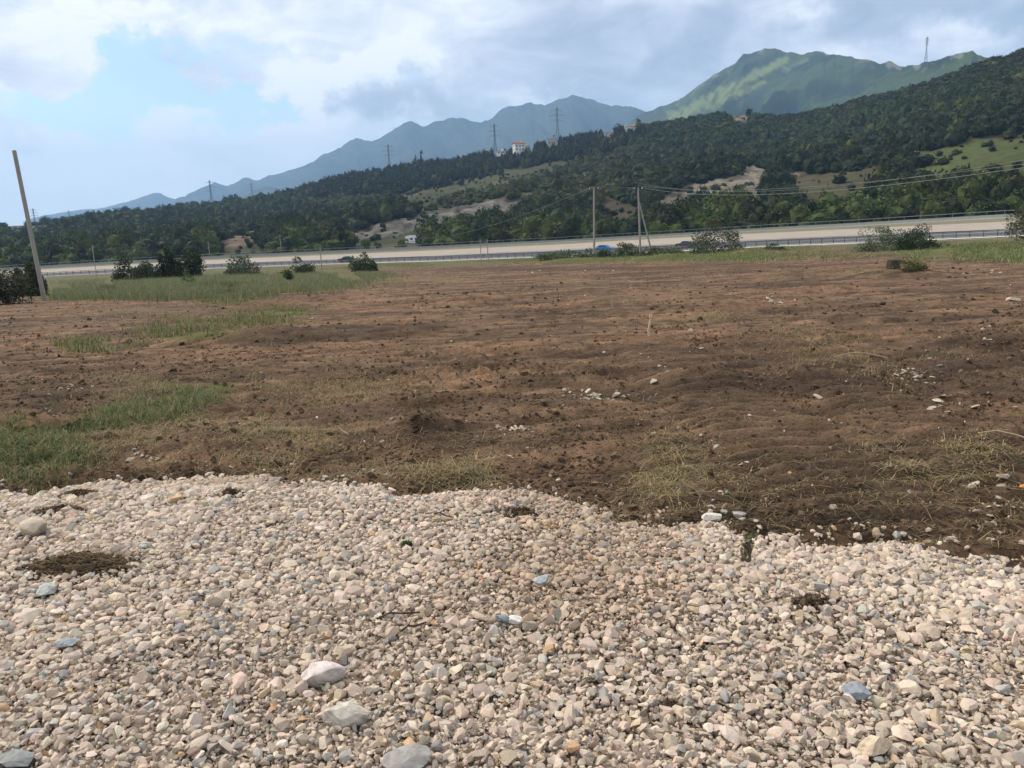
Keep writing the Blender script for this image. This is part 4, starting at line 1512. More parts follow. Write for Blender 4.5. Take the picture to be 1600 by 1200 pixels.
# ------------------------------------------------------------------ mountains
def mountain(name, sky, dist, depth, label, cols, spur, seed, n=420, m=120, rockline=.75, jag=0.0, slant=0.0, meadow=None):  # meadow: lines along which a sunlit strip is painted into the slope colour
    te = curve(sky)
    p = np.array(sky, float)
    a, _ = azte(p[:, 0], p[:, 1])
    az = np.linspace(a.min(), a.max(), n)
    dc = acurve(dist, 200)(az)
    kk = np.ones(61) / 61
    for _ in range(2):
        dc = np.convolve(np.pad(dc, 30, mode='edge'), kk, mode='valid')
    T = np.concatenate([np.linspace(0, 1, m), np.linspace(1, 1.5, 10)[1:]])
    A, TT = np.meshgrid(az, T)
    DC = np.broadcast_to(dc, A.shape)
    D = DC * (depth + (1 - depth) * TT)
    top = CAM_H + te(A) * DC
    top = top + jag * (fbm(A * 90, A * 0, 4, seed + 9) - .5)
    base = -60.0
    tt = np.clip(TT, 0, 1)
    Z = base + (top - base) * (.55 * tt + .45 * tt ** 2.2)
    X, Y = np.sin(A) * D, np.cos(A) * D
    aw = A + slant * (1 - tt) + .02 * (fbm(A * 20, TT * 3, 3, seed + 3) - .5)
    rid = 1 - np.abs(fbm(aw * 15 + .9 * fbm(A * 14, TT * 3.5, 3, seed + 4), TT * 1.6, 4, seed) * 2 - 1) * 1.6
    rid2 = fbm(aw * 60, TT * 4, 4, seed + 1) - .5
    env = np.clip(1.15 - tt, 0, 1) ** .75 * np.clip(tt * 4, 0, 1) * np.clip((1 - tt) * 9, 0, 1)
    hh = np.clip((top - base) / (top - base).max(), 0, 1)
    Z = Z + env * spur * hh ** 1.4 * (DC / DC.max()) ** 1.3 * ((rid - .5) * 1.0 + rid2 * .45)
    Z = np.maximum(np.where(TT > 1, Z - (TT - 1) * spur * 5, Z), -74)
    c1, c2, c3 = (np.array(c) for c in cols)
    x, y = X.ravel(), Y.ravel()
    L = float(np.mean(dc))
    g = fbm(aw.ravel() * 60, TT.ravel() * 9, 5, seed + 5)
    C = lerp(c1, c2, smooth(g + .55 * (rid.ravel() - .5), .35, .75)[:, None])
    rk = smooth(fbm(A.ravel() * 120, TT.ravel() * 22, 4, seed + 6) + 2.6 * (tt.ravel() - rockline), .6, .74)[:, None]
    C = lerp(C, c3, rk * .35)
    if meadow is not None:          # sunlight painted down the near ridge as strips of paler green
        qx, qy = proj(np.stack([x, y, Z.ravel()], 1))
        sun_strip = np.zeros(len(x))
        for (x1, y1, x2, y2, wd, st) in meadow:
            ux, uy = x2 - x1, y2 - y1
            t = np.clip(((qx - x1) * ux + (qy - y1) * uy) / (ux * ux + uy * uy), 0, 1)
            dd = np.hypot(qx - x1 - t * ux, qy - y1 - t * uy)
            sun_strip = np.maximum(sun_strip, st * np.exp(-(dd / (wd * (.6 + .8 * t))) ** 2))
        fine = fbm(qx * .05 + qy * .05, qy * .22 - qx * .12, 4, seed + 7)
        C = lerp(C, np.array([.15, .185, .062]), smooth(sun_strip + 1.0 * (fine - .5), .3, .95)[:, None] * .85)
    P = np.stack([x, y, Z.ravel()], 1)
    i = np.arange(A.size).reshape(A.shape)
    Fc = np.stack([i[:-1, :-1].ravel(), i[:-1, 1:].ravel(), i[1:, 1:].ravel(), i[1:, :-1].ravel()], 1)[:, ::-1]
    o = np_mesh(name, P, Fc, M_MOUNT, C, smooth_=True)
    return tag(o, label, 'mountain', kind='structure')


GC = [(.016, .031, .017), (.042, .066, .026), (.30, .28, .24)]
BC = [(.012, .020, .014), (.036, .047, .030), (.20, .19, .18)]
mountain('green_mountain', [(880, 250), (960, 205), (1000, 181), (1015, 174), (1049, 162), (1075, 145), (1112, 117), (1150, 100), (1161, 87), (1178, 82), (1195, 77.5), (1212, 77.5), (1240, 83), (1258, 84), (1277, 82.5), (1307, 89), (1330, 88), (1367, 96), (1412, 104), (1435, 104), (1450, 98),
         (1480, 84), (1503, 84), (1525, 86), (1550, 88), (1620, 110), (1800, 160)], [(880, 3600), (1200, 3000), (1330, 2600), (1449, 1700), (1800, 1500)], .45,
         'green mountain with a bare rocky summit behind the hill on the right', GC, 230, 301, 520, 150, .96, 20, .24, [(1228, 92, 1050, 186, 11, 1.0), (1195, 128, 1105, 166, 9, .9), (1262, 92, 1225, 112, 7, .6)])  # closing list sets the painted sunlit strips
mountain('blue_mountain', [(230, 350), (275, 313), (300, 300), (335, 284), (357, 289), (383, 276), (400, 281), (440, 268), (475, 258), (500, 246), (520, 235), (556, 216), (582, 221), (600, 210), (631, 193), (645, 191), (661, 197), (685, 189), (706, 184), (725, 187), (740, 193), (762, 187), (792, 167), (822, 163), (852, 162),
         (870, 155), (894, 149), (920, 154), (950, 163), (969, 164), (987, 167), (1014, 175), (1060, 195), (1150, 235)], [(230, 8000), (500, 6600), (900, 5400), (1150, 5000)], .6,
         'long blue hazy mountain ridge running down to the left', BC, 420, 321, 520, 130, 1.0, 40, -.1)
mountain('low_hill', [(300, 332), (345, 316), (361, 309), (390, 300), (412, 291), (428, 292), (445, 299), (480, 306), (540, 330)], [(300, 5200), (540, 4600)], .7, 'low blue hill in front of the left end of the hazy ridge', BC, 60, 331, 200, 60, .95, 8)
mountain('far_mountain', [(40, 342), (100, 331), (150, 326), (190, 318), (215, 310), (240, 302), (250, 301), (262, 307), (275, 312), (300, 322), (350, 340)], [(40, 9300), (350, 8800)], .75, 'pale distant mountain low on the left horizon', BC, 160, 341, 200, 60, .95, 20)


def plain():
    az = np.linspace(-1.2, 1.2, 160)
    d = np.geomspace(700, 9900, 60)
    A, D = np.meshgrid(az, d)
    X, Y = np.sin(A) * D, np.cos(A) * D
    Z = -62 + 20 * (fbm(X * .0012, Y * .0012, 3, 351) - .5) + 0 * D
    P = np.stack([X.ravel(), Y.ravel(), Z.ravel()], 1)
    c = lerp(np.array([.06, .08, .04]), np.array([.12, .12, .07]), fbm(P[:, 0] * .004, P[:, 1] * .004, 4, 352)[:, None])
    i = np.arange(A.size).reshape(A.shape)
    Fc = np.stack([i[:-1, :-1].ravel(), i[:-1, 1:].ravel(), i[1:, 1:].ravel(), i[1:, :-1].ravel()], 1)[:, ::-1]
    tag(np_mesh('valley_plain', P, Fc, M_MOUNT, c, smooth_=True), 'low valley floor reaching to the horizon behind the hill', 'plain', kind='structure')


plain()


# ------------------------------------------------------------------ pylons, poles, wires
def pylon(px, ytop, ybase, dist, label, wide=False):
    top, bot = at(px, ytop, dist), at(px, ybase, dist)
    base = Vector((top[0], top[1], bot[2]))
    H = top[2] - bot[2]
    t = empty('transmission_pylon', base, label, 'pylon', 'lattice pylons along the ridge', -math.atan2(base.x, base.y) + random.uniform(-.3, .3))
    w0, w1 = H * .125, H * .032
    th = max(.10, dist * ((.00019 if dist < 1600 else .00015)))
    lev = [0, .2, .36, .5, .62, .72, .82, .91, 1.0]

    def half(u):
        return lerp(w0, w1, min(1, u / .62)) / 2 if u < .62 else w1 / 2
    mb = MB()
    for u0, u1 in zip(lev, lev[1:]):
        a, b = half(u0), half(u1)
        ca = [(-a, -a), (a, -a), (a, a), (-a, a)]
        cb = [(-b, -b), (b, -b), (b, b), (-b, b)]
        for k in range(4):
            j = (k + 1) % 4
            mb.rod((*ca[k], u0 * H), (*cb[k], u1 * H), th, th, 4)
            mb.rod((*ca[k], u0 * H), (*cb[j], u1 * H), th * .6, th * .6, 4)
            mb.rod((*ca[j], u0 * H), (*cb[k], u1 * H), th * .6, th * .6, 4)
            mb.rod((*cb[k], u1 * H), (*cb[j], u1 * H), th * .6, th * .6, 4)
    mb.build('lattice_tower', M_LATT, t)
    for u, s in (((.93, .14), (.80, .20), (.67, .16)) if px < 1400 else ((.95, .05), (.87, .065), (.79, .055))):
        m2 = MB()
        for sg in (-1, 1):
            e = (sg * H * s, 0, u * H)
            for yy in (-w1 / 2, w1 / 2):
                m2.rod((0, yy, u * H), e, th * .7, th * .5, 4)
                m2.rod((0, yy, (u + .05) * H), e, th * .6, th * .5, 4)
            m2.rod(e, (e[0], 0, u * H - H * .045), th * .5, th * .5, 4)
        m2.build('cross_arm', M_LATT, t)


for a in [(606, 226, 276, 1200, 'grey lattice pylon behind the skyline trees left of the tall conifers'), (772, 194, 250, 1150, 'grey lattice pylon just left of the white house'),
          (870, 168, 232, 1100, 'tallest grey lattice pylon behind the unfinished house'), (327, 282, 332, 1700, 'faint lattice pylon before the pale mountains on the left'),
          (392, 286, 322, 1900, 'faint lattice pylon in front of the low blue hill'), (107, 329, 356, 2100, 'tiny faint lattice pylon on the low far left skyline'),
          (51, 326, 360, 2200, 'tiny faint lattice pylon right of the left pole'), (1449, 58, 106, 1690, 'lattice pylon standing up against the sky on the green mountain saddle')]:
    pylon(*a)


def line_pole(name, base, top, r0, r1, label, arm=True, brace=None, ang=0.0):
    base, top = Vector(base), Vector(top)
    t = empty(name, base, label, 'pole')
    d = top - base
    MB().rod((0, 0, -.4), d, r0, r1, 12).build('shaft', M_POLE, t, False)
    if arm:
        c, s = math.cos(ang), math.sin(ang)
        z = d - Vector((0, 0, .25))
        MB().box(z, (1.5, .09, .09), Matrix.Rotation(ang, 3, 'Z')).rod(d, d + Vector((.15, 0, .4)), .04, .03).build('cross_arm', M_GALVD, t)
        for k in (-.68, .68):
            q = z + Vector((c * k, s * k, .05))
            MB().rod(q, q + Vector((0, 0, .14)), .035, .025).rod(q + Vector((0, 0, .1)), q + Vector((0, 0, .2)), .06, .05).build('insulator', M_WHITE, t)
    if brace is not None:
        a, b = Vector(brace[0]) - base, Vector(brace[1]) - base
        MB().rod(a, b, .13, .11, 10).build('brace', M_POLE, t)
    return t


pl = base_at(70, 470)
dl = math.hypot(pl[0], pl[1])
line_pole('utility_pole', pl, at(22, 235, dl), .115, .095, 'bare leaning concrete pole at the left edge of the field', arm=False)
p1 = on_ground_at(928, 118)
T1 = at(928, 293, 118)
line_pole('utility_pole', p1, T1, .17, .12, 'slim concrete line pole standing alone left of the braced pole', ang=.4)
p2 = on_ground_at(1001, 124)
T2 = at(997, 293, 124)
b2 = on_ground_at(1020, 124)
line_pole('utility_pole', p2, T2, .17, .12, 'concrete line pole propped by a slanting brace', brace=(b2, lerp(p2, T2, .82)), ang=.4)


def small_pole(px, ytop, dist, label, hidden=0.0, r=.08):
    p = on_ground_at(px, dist)
    line_pole('post', p, at(px, ytop, dist), r, r * .85, label, arm=False)


for a in [(500, 386, 108, 'thin wooden post in front of the road left of the black car'), (144, 383, 190, 'thin pale post before the dark trees right of the left pole')]:
    small_pole(*a)


def frame_posts():
    p = on_ground_at(751, 104)
    q = on_ground_at(762, 104)
    t = empty('goal_frame', p, 'pair of thin posts joined by a slanting bar before the guardrail', 'posts')
    ht = at(751, 374, 104)[2] - p[2]
    e = Vector(q) - Vector(p)
    MB().rod((0, 0, -.2), (0, 0, ht), .06, .05).build('post', M_POLE, t)
    MB().rod(e + Vector((0, 0, -.2)), e + Vector((0, 0, ht)), .06, .05).build('post', M_POLE, t)
    MB().rod((0, 0, ht * .78), e + Vector((0, 0, ht * .9)), .03, .03).build('cross_bar', M_POLE, t)


frame_posts()


def hill_post(px, ytop, ybase, dist, label):
    a, b = at(px, ybase, dist), at(px, ytop, dist)
    line_pole('post', (b[0], b[1], a[2]), b, .13, .1, label, arm=False)


hill_post(437, 367, 388, 290, 'thin post at the hill foot right of the brown rock outcrop')
hill_post(325, 377, 396, 300, 'thin post at the hill foot left of the brown rock outcrop')


def wire(a, b, sag, label, rad=.014):
    a, b = Vector(a), Vector(b)
    n = 40
    mb = MB()
    rings = []
    d = (b - a).normalized()
    s = d.cross(Vector((0, 0, 1))).normalized()
    for i in range(n + 1):
        u = i / n
        p = a.lerp(b, u) - Vector((0, 0, 4 * sag * u * (1 - u)))
        rings.append([p + s * rad, p + Vector((0, 0, rad)), p - s * rad, p - Vector((0, 0, rad))])
    o = mb.loft(rings).build('overhead_wire', M_WIRE)
    tag(o, label, 'wire', 'overhead wires of the field line')


T1v, T2v = Vector(T1), Vector(T2)
wire(T2v + Vector((0, 0, .3)), at(1720, 240, 52), 1.2, 'upper overhead wire running right from the braced pole', .012)
wire(T2v + Vector((.5, -.5, -.05)), at(1720, 244, 51), 1.45, 'lower overhead wire running right from the braced pole', .016)
wire(T2v + Vector((-.5, .5, .8)), at(1720, 228, 58), 1.9, 'faint rear overhead wire running right from the braced pole', .01)
wire(T1v + Vector((0, 0, .15)), T2v + Vector((-.2, 0, 0)), .05, 'short overhead wire between the two line poles', .018)
wire(T1v + Vector((-.2, 0, .1)), at(655, 372, 290), 2.0, 'overhead wire dropping left from the single line pole across the hill', .016)


# ------------------------------------------------------------------ stakes, stump, twigs, soil heaps
def bits():
    p = base_at(1015, 530)
    pale = mat('pale_wood', (.52, .40, .26), .8, .12, 10)
    t = empty('wooden_stake', p, 'thin pale wooden stake standing crooked in the middle of the field', 'stake')
    h = at(1016, 492, math.hypot(p[0], p[1]))[2] - p[2]
    MB().rod((0, 0, -.05), (-.016, 0, h * .35), .019, .017).rod((-.016, 0, h * .34), (.012, 0, h * .75), .017, .015).rod((.012, 0, h * .74), (.02, 0, h * .86), .015, .013).build('stick', pale, t)
    MB().box((.02, 0, h * .93), (.04, .035, .05), bevel=.006).build('tip', pale, t)
    p = base_at(957, 482)
    t = empty('wooden_stake', p, 'tiny short wooden peg farther off to the left of the thin stake', 'stake')
    MB().rod((0, 0, -.05), (.01, 0, .24), .022, .018).build('stick', M_WOOD, t)
    # stump
    p = base_at(1395, 431)
    t = empty('tree_stump', p, 'sawn grey tree stump with a dark hollow beside yellow green weeds', 'stump')
    r = np.random.default_rng(81)
    rings = []
    for u, k in ((-.05, 1.5), (.06, 1.2), (.2, 1.02), (.4, .98), (.44, .95)):
        rings.append([(math.cos(a) * .22 * k * (1 + .1 * math.sin(3 * a + u * 3) + .05 * math.sin(7 * a)), math.sin(a) * .22 * k * (1 + .1 * math.sin(3 * a + u * 3)), u) for a in np.linspace(0, 6.283, 24, endpoint=False)])
    MB().loft(rings).build('wood', M_DARKWOOD, t)
    MB().rod((-.04, -.235, .12), (-.04, -.16, .14), .06, .06, 10).build('hollow', M_TYRE, t)
    # weed on the gravel rim
    p = hit(1166, 888, z_ground)[0]
    plant('weed', p, .19, .10, (.15, .145, .08), 'small ragged weed growing through the gravel rim at right', 'weed', 611, 95, .011, 11, trunk=True)
    p = hit(634, 862, z_ground)[0]
    plant('weed', p, .06, .09, (.06, .075, .03), 'tiny green weed sprouting in the middle of the gravel', 'weed', 612, 70, .014, 6, trunk=False)
    # twigs
    for px, py, L, ang, rad, lab, m in [(625, 990, .16, .15, .004, 'thin dark twig lying flat across the gravel', M_DARKWOOD), (648, 1008, .10, .5, .004, 'short straight twig below the thin dark twig', M_DARKWOOD),
                                        (695, 828, .12, -.6, .004, 'brown twig lying in the upper gravel', M_DARKWOOD), (535, 680, .22, -.9, .004, 'pale dry stalk leaning in the straw above the gravel', M_WOOD),
                                        (1345, 562, .55, -.45, .008, 'long pale stick lying beside the white stone scatter', M_WOOD), (1575, 690, .35, -.9, .005, 'pale dry stalk at the right among straw', M_WOOD),
                                        (1350, 404, 1.3, .5, .03, 'grey fallen branch on the far bank left of the stump', M_WOOD), (1225, 424, .9, .3, .025, 'grey stick on the far bank left of the fallen branch', M_WOOD), (570, 578, .12, .9, .004, 'short pale stalk on soil in the left middle of the field', M_WOOD)]:
        p = hit(px, py, z_ground)[0]
        z = .07 if py > 760 else .02
        c, s = math.cos(ang), math.sin(ang)
        mb = MB()
        q = [Vector((c * L * (u - .5), s * L * (u - .5), z + L * .12 * math.sin(u * 3) + .01 * math.sin(u * 9))) for u in (0, .3, .6, 1)]
        for a, b in zip(q, q[1:]):
            mb.rod(a, b, rad, rad * .8, 6)
        mb.rod(q[1], q[1] + Vector((c * L * .2 - s * L * .12, s * L * .2 + c * L * .12, .015)), rad * .6, rad * .3, 5)
        o = mb.build('twig' if L < .3 else 'stick', m)
        o.location = [float(v) for v in p]
        tag(o, lab, 'twig' if L < .3 else 'stick')
    # orange fragment at the right edge
    p = hit(1600, 765, z_ground)[0]
    o = np_mesh('clay_fragment', SP[3] * np.array([.022, .018, .02]), IF, M_ORANGE)
    o.location = (p[0], p[1], p[2] + .02)
    tag(o, 'orange clay fragment on the soil at the right edge', 'fragment')


bits()


def soil_heaps():
    r = np.random.default_rng(91)
    L = [(120, 880, .30, .15, .055, 'largest patch of dark soil dumped on the left gravel'), (125, 772, .16, .07, .03, 'thin brown soil smear by the left gravel rim'), (95, 795, .20, .05, .03, 'flat brown soil streak above the buff boulder'),
         (805, 797, .16, .08, .026, 'brown earth smear with straw on the middle gravel rim'), (1040, 1098, .09, .05, .026, 'small dark earth lump in the lower gravel right of centre'),
         (1270, 935, .12, .08, .025, 'small brown debris patch in the right gravel'), (360, 770, .09, .04, .035, 'small dark earth crumb near the upper left gravel rim')]
    for (px, py, rx, ry, h, lab) in L:
        p = hit(px, py, lambda x, y: z_ground(x, y) + .04)[0]
        n = 72
        U, A = np.meshgrid(np.linspace(0, 1, 30), np.linspace(0, 2 * np.pi, n, endpoint=False), indexing='ij')
        edge = np.clip(.75 + 3.4 * (fbm(np.cos(A) * 2.3 + px, np.sin(A) * 2.3 + 5, 4, 161) - .5), .2, 1.5)
        x, y = U * np.cos(A) * rx * edge, U * np.sin(A) * ry * edge
        gx, gy = x + p[0], y + p[1]
        z = z_ground(gx, gy) - p[2] - .026 + (h + .035) * (1 - U ** 1.6) * (.2 + 1.4 * fbm(gx * 11, gy * 11, 3, 162)) + .03 * (fbm(gx * 40, gy * 40, 3, 163) - .5)
        z = np.where(U > .95, z - .04, z) - (.045 if h < .028 else 0)
        V = np.stack([x, y, z], -1).reshape(-1, 3)
        i = np.arange(30 * n).reshape(30, n)
        j = np.roll(i, -1, 1)
        q = np.stack([i[:-1].ravel(), i[1:].ravel(), j[1:].ravel(), j[:-1].ravel()], 1)
        Fc = np.concatenate([q[:, [0, 1, 2]], q[:, [0, 2, 3]]])
        c = lerp(np.array([.075, .050, .033]), np.array([.17, .12, .075]), fbm(gx * 9, gy * 20, 4, 164).ravel()[:, None])
        m = int(3500 * rx * ry / .045)
        m = int(min(max(m, 220), 3200) * (.3 if h < .029 else 1))
        cx, cy = r.normal(0, .46, m) * rx, r.normal(0, .46, m) * ry
        cz = z_ground(cx + p[0], cy + p[1]) - p[2] + .008 + (h + .015) * np.exp(-2.2 * ((cx / rx) ** 2 + (cy / ry) ** 2)) * r.uniform(.3, 1.0, m)
        cs = np.clip(r.lognormal(math.log(.0075), .5, m), .003, .024)
        cp = stone_protos(12, 4, .5, .9, 43, IV1)
        V2, F2, C2 = scatter(cp, IF1, np.stack([cx, cy, cz], 1), rotmats(m, r), cs, np.array([.085, .058, .038]) * r.uniform(.5, 1.7, (m, 1)), r)
        # dry fibres lying in the earth
        f = m // 8
        fx, fy = r.normal(0, .5, f) * rx, r.normal(0, .5, f) * ry
        fz = z_ground(fx + p[0], fy + p[1]) - p[2] + .03 + (h + .02) * np.exp(-2.2 * ((fx / rx) ** 2 + (fy / ry) ** 2)) * r.uniform(.5, 1.1, f)
        B = np.stack([fx, fy, fz], 1)
        a = r.normal(0, .35, f)
        dv = np.stack([np.cos(a), np.sin(a), r.normal(0, .15, f)], 1) * r.uniform(.02, .08, (f, 1))
        sv = np.stack([-np.sin(a), np.cos(a), 0 * a], 1) * .0014
        V3 = np.stack([B - sv, B + sv, B + dv], 1).reshape(-1, 3)
        F3 = np.arange(3 * f).reshape(-1, 3)
        C3 = np.repeat(np.array([.24, .18, .10]) * r.uniform(.4, 1.2, (f, 1)), 3, 0)
        # stones showing through the thin earth
        g = int(34 * rx * ry / .045) + 8
        sx, sy = r.normal(0, .55, g) * rx, r.normal(0, .55, g) * ry
        sz = z_ground(sx + p[0], sy + p[1]) - p[2] + .026
        V4, F4, C4 = scatter(SP, IF, np.stack([sx, sy, sz], 1), rotmats(g, r), np.clip(r.lognormal(math.log(.014), .4, g), .007, .03), stone_cols(g, r) * .7, r)
        o = np_mesh('soil_heap', np.concatenate([V, V2, V3, V4]), np.concatenate([Fc, F2 + len(V), F3 + len(V) + len(V2), F4 + len(V) + len(V2) + len(V3)]), M_CLOD, np.concatenate([c, C2, C3, C4]))
        o.location = [float(v) for v in p]
        tag(o, lab, 'soil')


soil_heaps()


# ------------------------------------------------------------------ vehicles
def wheel(root, x, y, rad, w=.2):
    o = MB().rod((x, y - w / 2, rad), (x, y + w / 2, rad), rad, rad, 20).build('wheel', M_TYRE, root)
    s = -1 if y < 0 else 1
    MB().rod((x, y + s * w * .45, rad), (x, y + s * (w / 2 + .012), rad), rad * .62, rad * .55, 14).build('rim', M_RIM, o)


def car(p, rz, body, label, style='hatch'):
    t = empty('car', p, label, 'car', None, rz)
    L, Wd = 4.2, 1.72
    m = paint('car_paint_' + body[0], body[1])
    low = [(-2.1, .28), (-2.12, .62), (-2.0, .86), (-.95, .95), (1.55, .95), (2.0, .9), (2.1, .62), (2.08, .28)]
    rings = []
    for y, s in ((-.86, .96), (-.8, 1.0), (.8, 1.0), (.86, .96)):
        rings.append([(a * s, y, .28 + (b - .28) * (s if b > .5 else 1)) for a, b in low])
    MB().loft(rings).build('body', m, t)
    cab = [(-1.05, .95), (-.35, 1.40), (.2, 1.47), (1.1, 1.43), (1.95, .95)] if style == 'hatch' else [(-1.0, .95), (-.3, 1.38), (.3, 1.44), (1.0, 1.38), (1.7, .95)]
    rings = []
    for y, k in ((-.78, 0), (-.74, .04), (.74, .04), (.78, 0)):
        rings.append([(a, y * (1 - .16 * (b - .95) / .5), b) for a, b in cab])
    MB().loft(rings).build('cabin', m, t)

    def quad_win(pts, name='window'):
        bm = MB()
        A = [Vector(q) for q in pts]
        nrm = (A[1] - A[0]).cross(A[2] - A[0]).normalized()
        bm.loft([[a - nrm * .012 for a in A], [a + nrm * .012 for a in A]]).build(name, M_GLASS, t)
    for s in (-1, 1):
        def yy(b):
            return s * (.79 * (1 - .16 * (b - .95) / .5) + .004)
        quad_win([(-.82, yy(.99), .99), (.22, yy(.99), .99), (.22, yy(1.36), 1.36), (-.3, yy(1.36), 1.36)])
        quad_win([(.32, yy(.99), .99), (1.45, yy(.99), .99), (1.02, yy(1.36), 1.36), (.32, yy(1.36), 1.36)])
    ws = [(-1.0, -.66, 1.0), (-1.0, .66, 1.0), (-.42, .6, 1.37), (-.42, -.6, 1.37)]
    quad_win([(a - .015, b, c + .02) for a, b, c in ws], 'windscreen')
    rw = [(1.86, .64, 1.02), (1.86, -.64, 1.02), (1.22, -.56, 1.38), (1.22, .56, 1.38)] if style == 'hatch' else [(1.62, .64, 1.02), (1.62, -.64, 1.02), (1.1, -.56, 1.34), (1.1, .56, 1.34)]
    quad_win([(a + .02, b, c + .02) for a, b, c in rw], 'rear_window')
    for s in (-1, 1):
        MB().box((-2.06, s * .6, .66), (.1, .34, .15), bevel=.03).build('headlight', M_LAMP, t)
        MB().box((2.05, s * .68, .74), (.1, .22, .2), bevel=.03).build('tail_light', M_RED, t)
        MB().box((-.72, s * .92, 1.0), (.1, .16, .11), bevel=.03).build('wing_mirror', m, t)
        for x in (-1.3, 1.3):
            wheel(t, x, s * .78, .31)
    MB().box((-2.11, 0, .42), (.05, .5, .11)).build('number_plate', M_WHITE, t)
    MB().box((-2.1, 0, .3), (.08, 1.5, .12), bevel=.02).build('bumper', M_GALVD, t)
    return t


def road_yaw(az):
    a, b = road_pt(np.array([az - .01, az + .01]), np.array([5., 5.]))
    return math.atan2(b[1] - a[1], b[0] - a[0])


def put_on_road(px, off, py=388):
    a = float(azte(px, py)[0])
    p = road_pt(np.array([a]), np.array([float(off)]))[0]
    return (p[0], p[1], p[2]), road_yaw(a)


p, yaw = put_on_road(945, 4.5)
car((p[0], p[1], p[2] - .03), yaw + math.pi, ('blue', (.03, .16, .42)), 'bright blue hatchback on the road right of the single line pole')
p, yaw = put_on_road(1071, 4.0)
car((p[0], p[1], p[2] - .03), yaw, ('dark_grey', (.05, .055, .065)), 'dark grey car half hidden by the olive bush', 'saloon')
p, yaw = put_on_road(539, 4.0)
car((p[0], p[1], p[2] - .03), yaw + .25, ('black', (.012, .013, .017)), 'black car on the road behind the spiky bush', 'hatch')


def camper():
    _, yaw = put_on_road(646, 47, 380)
    a, t_ = azte(646, 382)
    Q = hill_pt(np.full(600, float(a)), np.linspace(0, .5, 600))
    p = Q[np.argmax((Q[:, 2] - CAM_H) / np.hypot(Q[:, 0], Q[:, 1]) >= t_)]
    t = empty('camper_van', (p[0], p[1], p[2] + .15), 'white camper van beyond the concrete barrier', 'camper van', None, yaw)
    m = paint('camper_white', (.80, .80, .78))
    body = [(-2.9, .45), (-2.95, 1.15), (-2.3, 1.35), (-2.0, 1.95), (-2.75, 2.25), (-2.65, 2.85), (-2.2, 3.0), (2.9, 2.95), (3.0, .45)]
    MB().prism(body, -1.08, 1.08).build('body', m, t)
    for s in (-1, 1):
        for x0, x1, z0, z1 in ((-2.1, -1.35, 1.3, 1.85), (-.7, .35, 1.6, 2.2), (1.2, 2.3, 1.6, 2.2)):
            MB().box(((x0 + x1) / 2, s * 1.09, (z0 + z1) / 2), (x1 - x0, .04, z1 - z0), bevel=.012).build('window', M_GLASS, t)
        for x in (-2.0, 1.7):
            wheel(t, x, s * .95, .36, .24)
        MB().box((-2.95, s * .75, .85), (.08, .3, .2), bevel=.02).build('headlight', M_LAMP, t)
    MB().box((-2.2, 0, 1.66), (.05, 1.8, .5), Matrix.Rotation(.46, 3, 'Y'), bevel=.01).build('windscreen', M_GLASS, t)
    MB().box((.4, -1.1, 1.0), (5.0, .02, .12)).build('stripe', paint('stripe', (.2, .25, .35)), t)


camper()


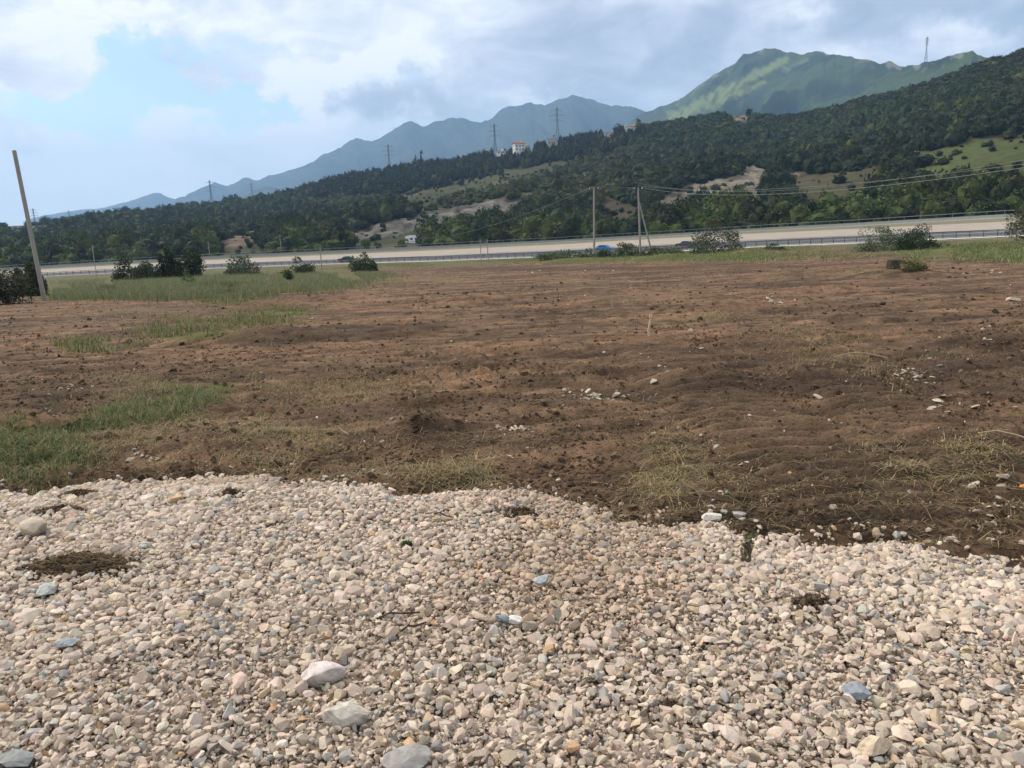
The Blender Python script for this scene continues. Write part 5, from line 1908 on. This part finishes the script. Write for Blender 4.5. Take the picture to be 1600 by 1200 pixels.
# ------------------------------------------------------------------ houses
def house(px, ybase, dist, w, dep, h, rz, wall_m, label, flat=False, name='house'):
    b = at(px, ybase, dist)
    t = empty(name, b, label, 'house', None, -math.atan2(b[0], b[1]) + rz)
    MB().box((0, 0, h / 2 - 2), (w, dep, h + 4)).build('wall', wall_m, t)
    rh = h * .3
    if flat:
        mb = MB().box((0, 0, h + .15), (w + 1.0, dep + 1.0, .3))
        ro = mb.build('roof', M_CONC, t)
        MB().box((w * .2, 0, h + 1.2), (w * .3, dep * .5, 1.8)).build('stair_hut', wall_m, t)
    else:
        e = .6
        pr = [(-dep / 2 - e, h - .05), (dep / 2 + e, h - .05), (dep / 2 + e, h + .2), (0, h + rh), (-dep / 2 - e, h + .2)]
        mb = MB().prism(pr, -w / 2 - e, w / 2 + e)
        bmesh.ops.rotate(mb.bm, cent=(0, 0, 0), matrix=Matrix.Rotation(math.pi / 2, 3, 'Z'), verts=mb.bm.verts)
        ro = mb.build('roof', M_TILE, t)
        MB().box((w * .25, dep * .12, h + rh * 1.05), (.8, .8, 1.4)).build('chimney', wall_m, ro)
    st = max(1, int(h // 2.9))
    for s in range(st):
        for k in range(3):
            x = (k - 1) * w * .3
            z = 1.6 + s * 2.9
            if s == 0 and k == 1:
                d = MB().box((x, -dep / 2 - .03, 1.05), (1.1, .08, 2.1)).build('door', M_FRAME, t)
                continue
            f = MB().box((x, -dep / 2 - .03, z), (1.5, .08, 1.5)).build('window', M_FRAME, t)
            MB().box((x, -dep / 2 - .09, z), (1.2, .06, 1.2)).build('pane', M_WINDOW, f)
        f = MB().box((-w / 2 - .03, 0, 1.6 + s * 2.9), (.08, 1.5, 1.5)).build('window', M_FRAME, t)
        MB().box((-w / 2 - .09, 0, 1.6 + s * 2.9), (.06, 1.2, 1.2)).build('pane', M_WINDOW, f)


house(811, 236, 790, 10.0, 9, 6.6, .25, M_RENDER, 'white two storey house on the skyline, brightest of the hill houses')
house(823, 236, 800, 4.5, 6, 4.0, .2, M_BRICKY, 'small brown annexe against the right side of the white house', flat=True, name='annexe')
house(863, 226, 785, 7.5, 7, 5.0, -.1, M_BRICKY, 'unfinished grey house with flat roof below the tallest ridge pylon', flat=True)
house(953, 213, 770, 7.5, 7, 3.2, -.2, M_RENDER, 'low red roofed house left of the round dark tree')
house(986, 206, 760, 7.5, 6, 4.2, -.3, M_RENDER, 'pale house with red gabled roof right of the round dark tree')
house(783, 241, 800, 8.0, 6, 2.8, .1, M_RENDER, 'small low pale house left of the white house', flat=True)


# ------------------------------------------------------------------ haze
def haze():
    m = bpy.data.materials.new('haze')
    m.use_nodes = True
    nt = m.node_tree
    nt.nodes.clear()
    v = nt.nodes.new('ShaderNodeVolumePrincipled')
    v.inputs['Color'].default_value = (.40, .65, 1.0, 1)
    v.inputs['Density'].default_value = 1.25e-4
    v.inputs['Anisotropy'].default_value = 0.1
    out = nt.nodes.new('ShaderNodeOutputMaterial')
    nt.links.new(v.outputs[0], out.inputs['Volume'])
    o = MB().box((0, 4700, 362), (24000, 11000, 880)).build('haze', m)
    tag(o, 'thin blue haze in the air between the field and the mountains', 'haze', kind='stuff')


haze()
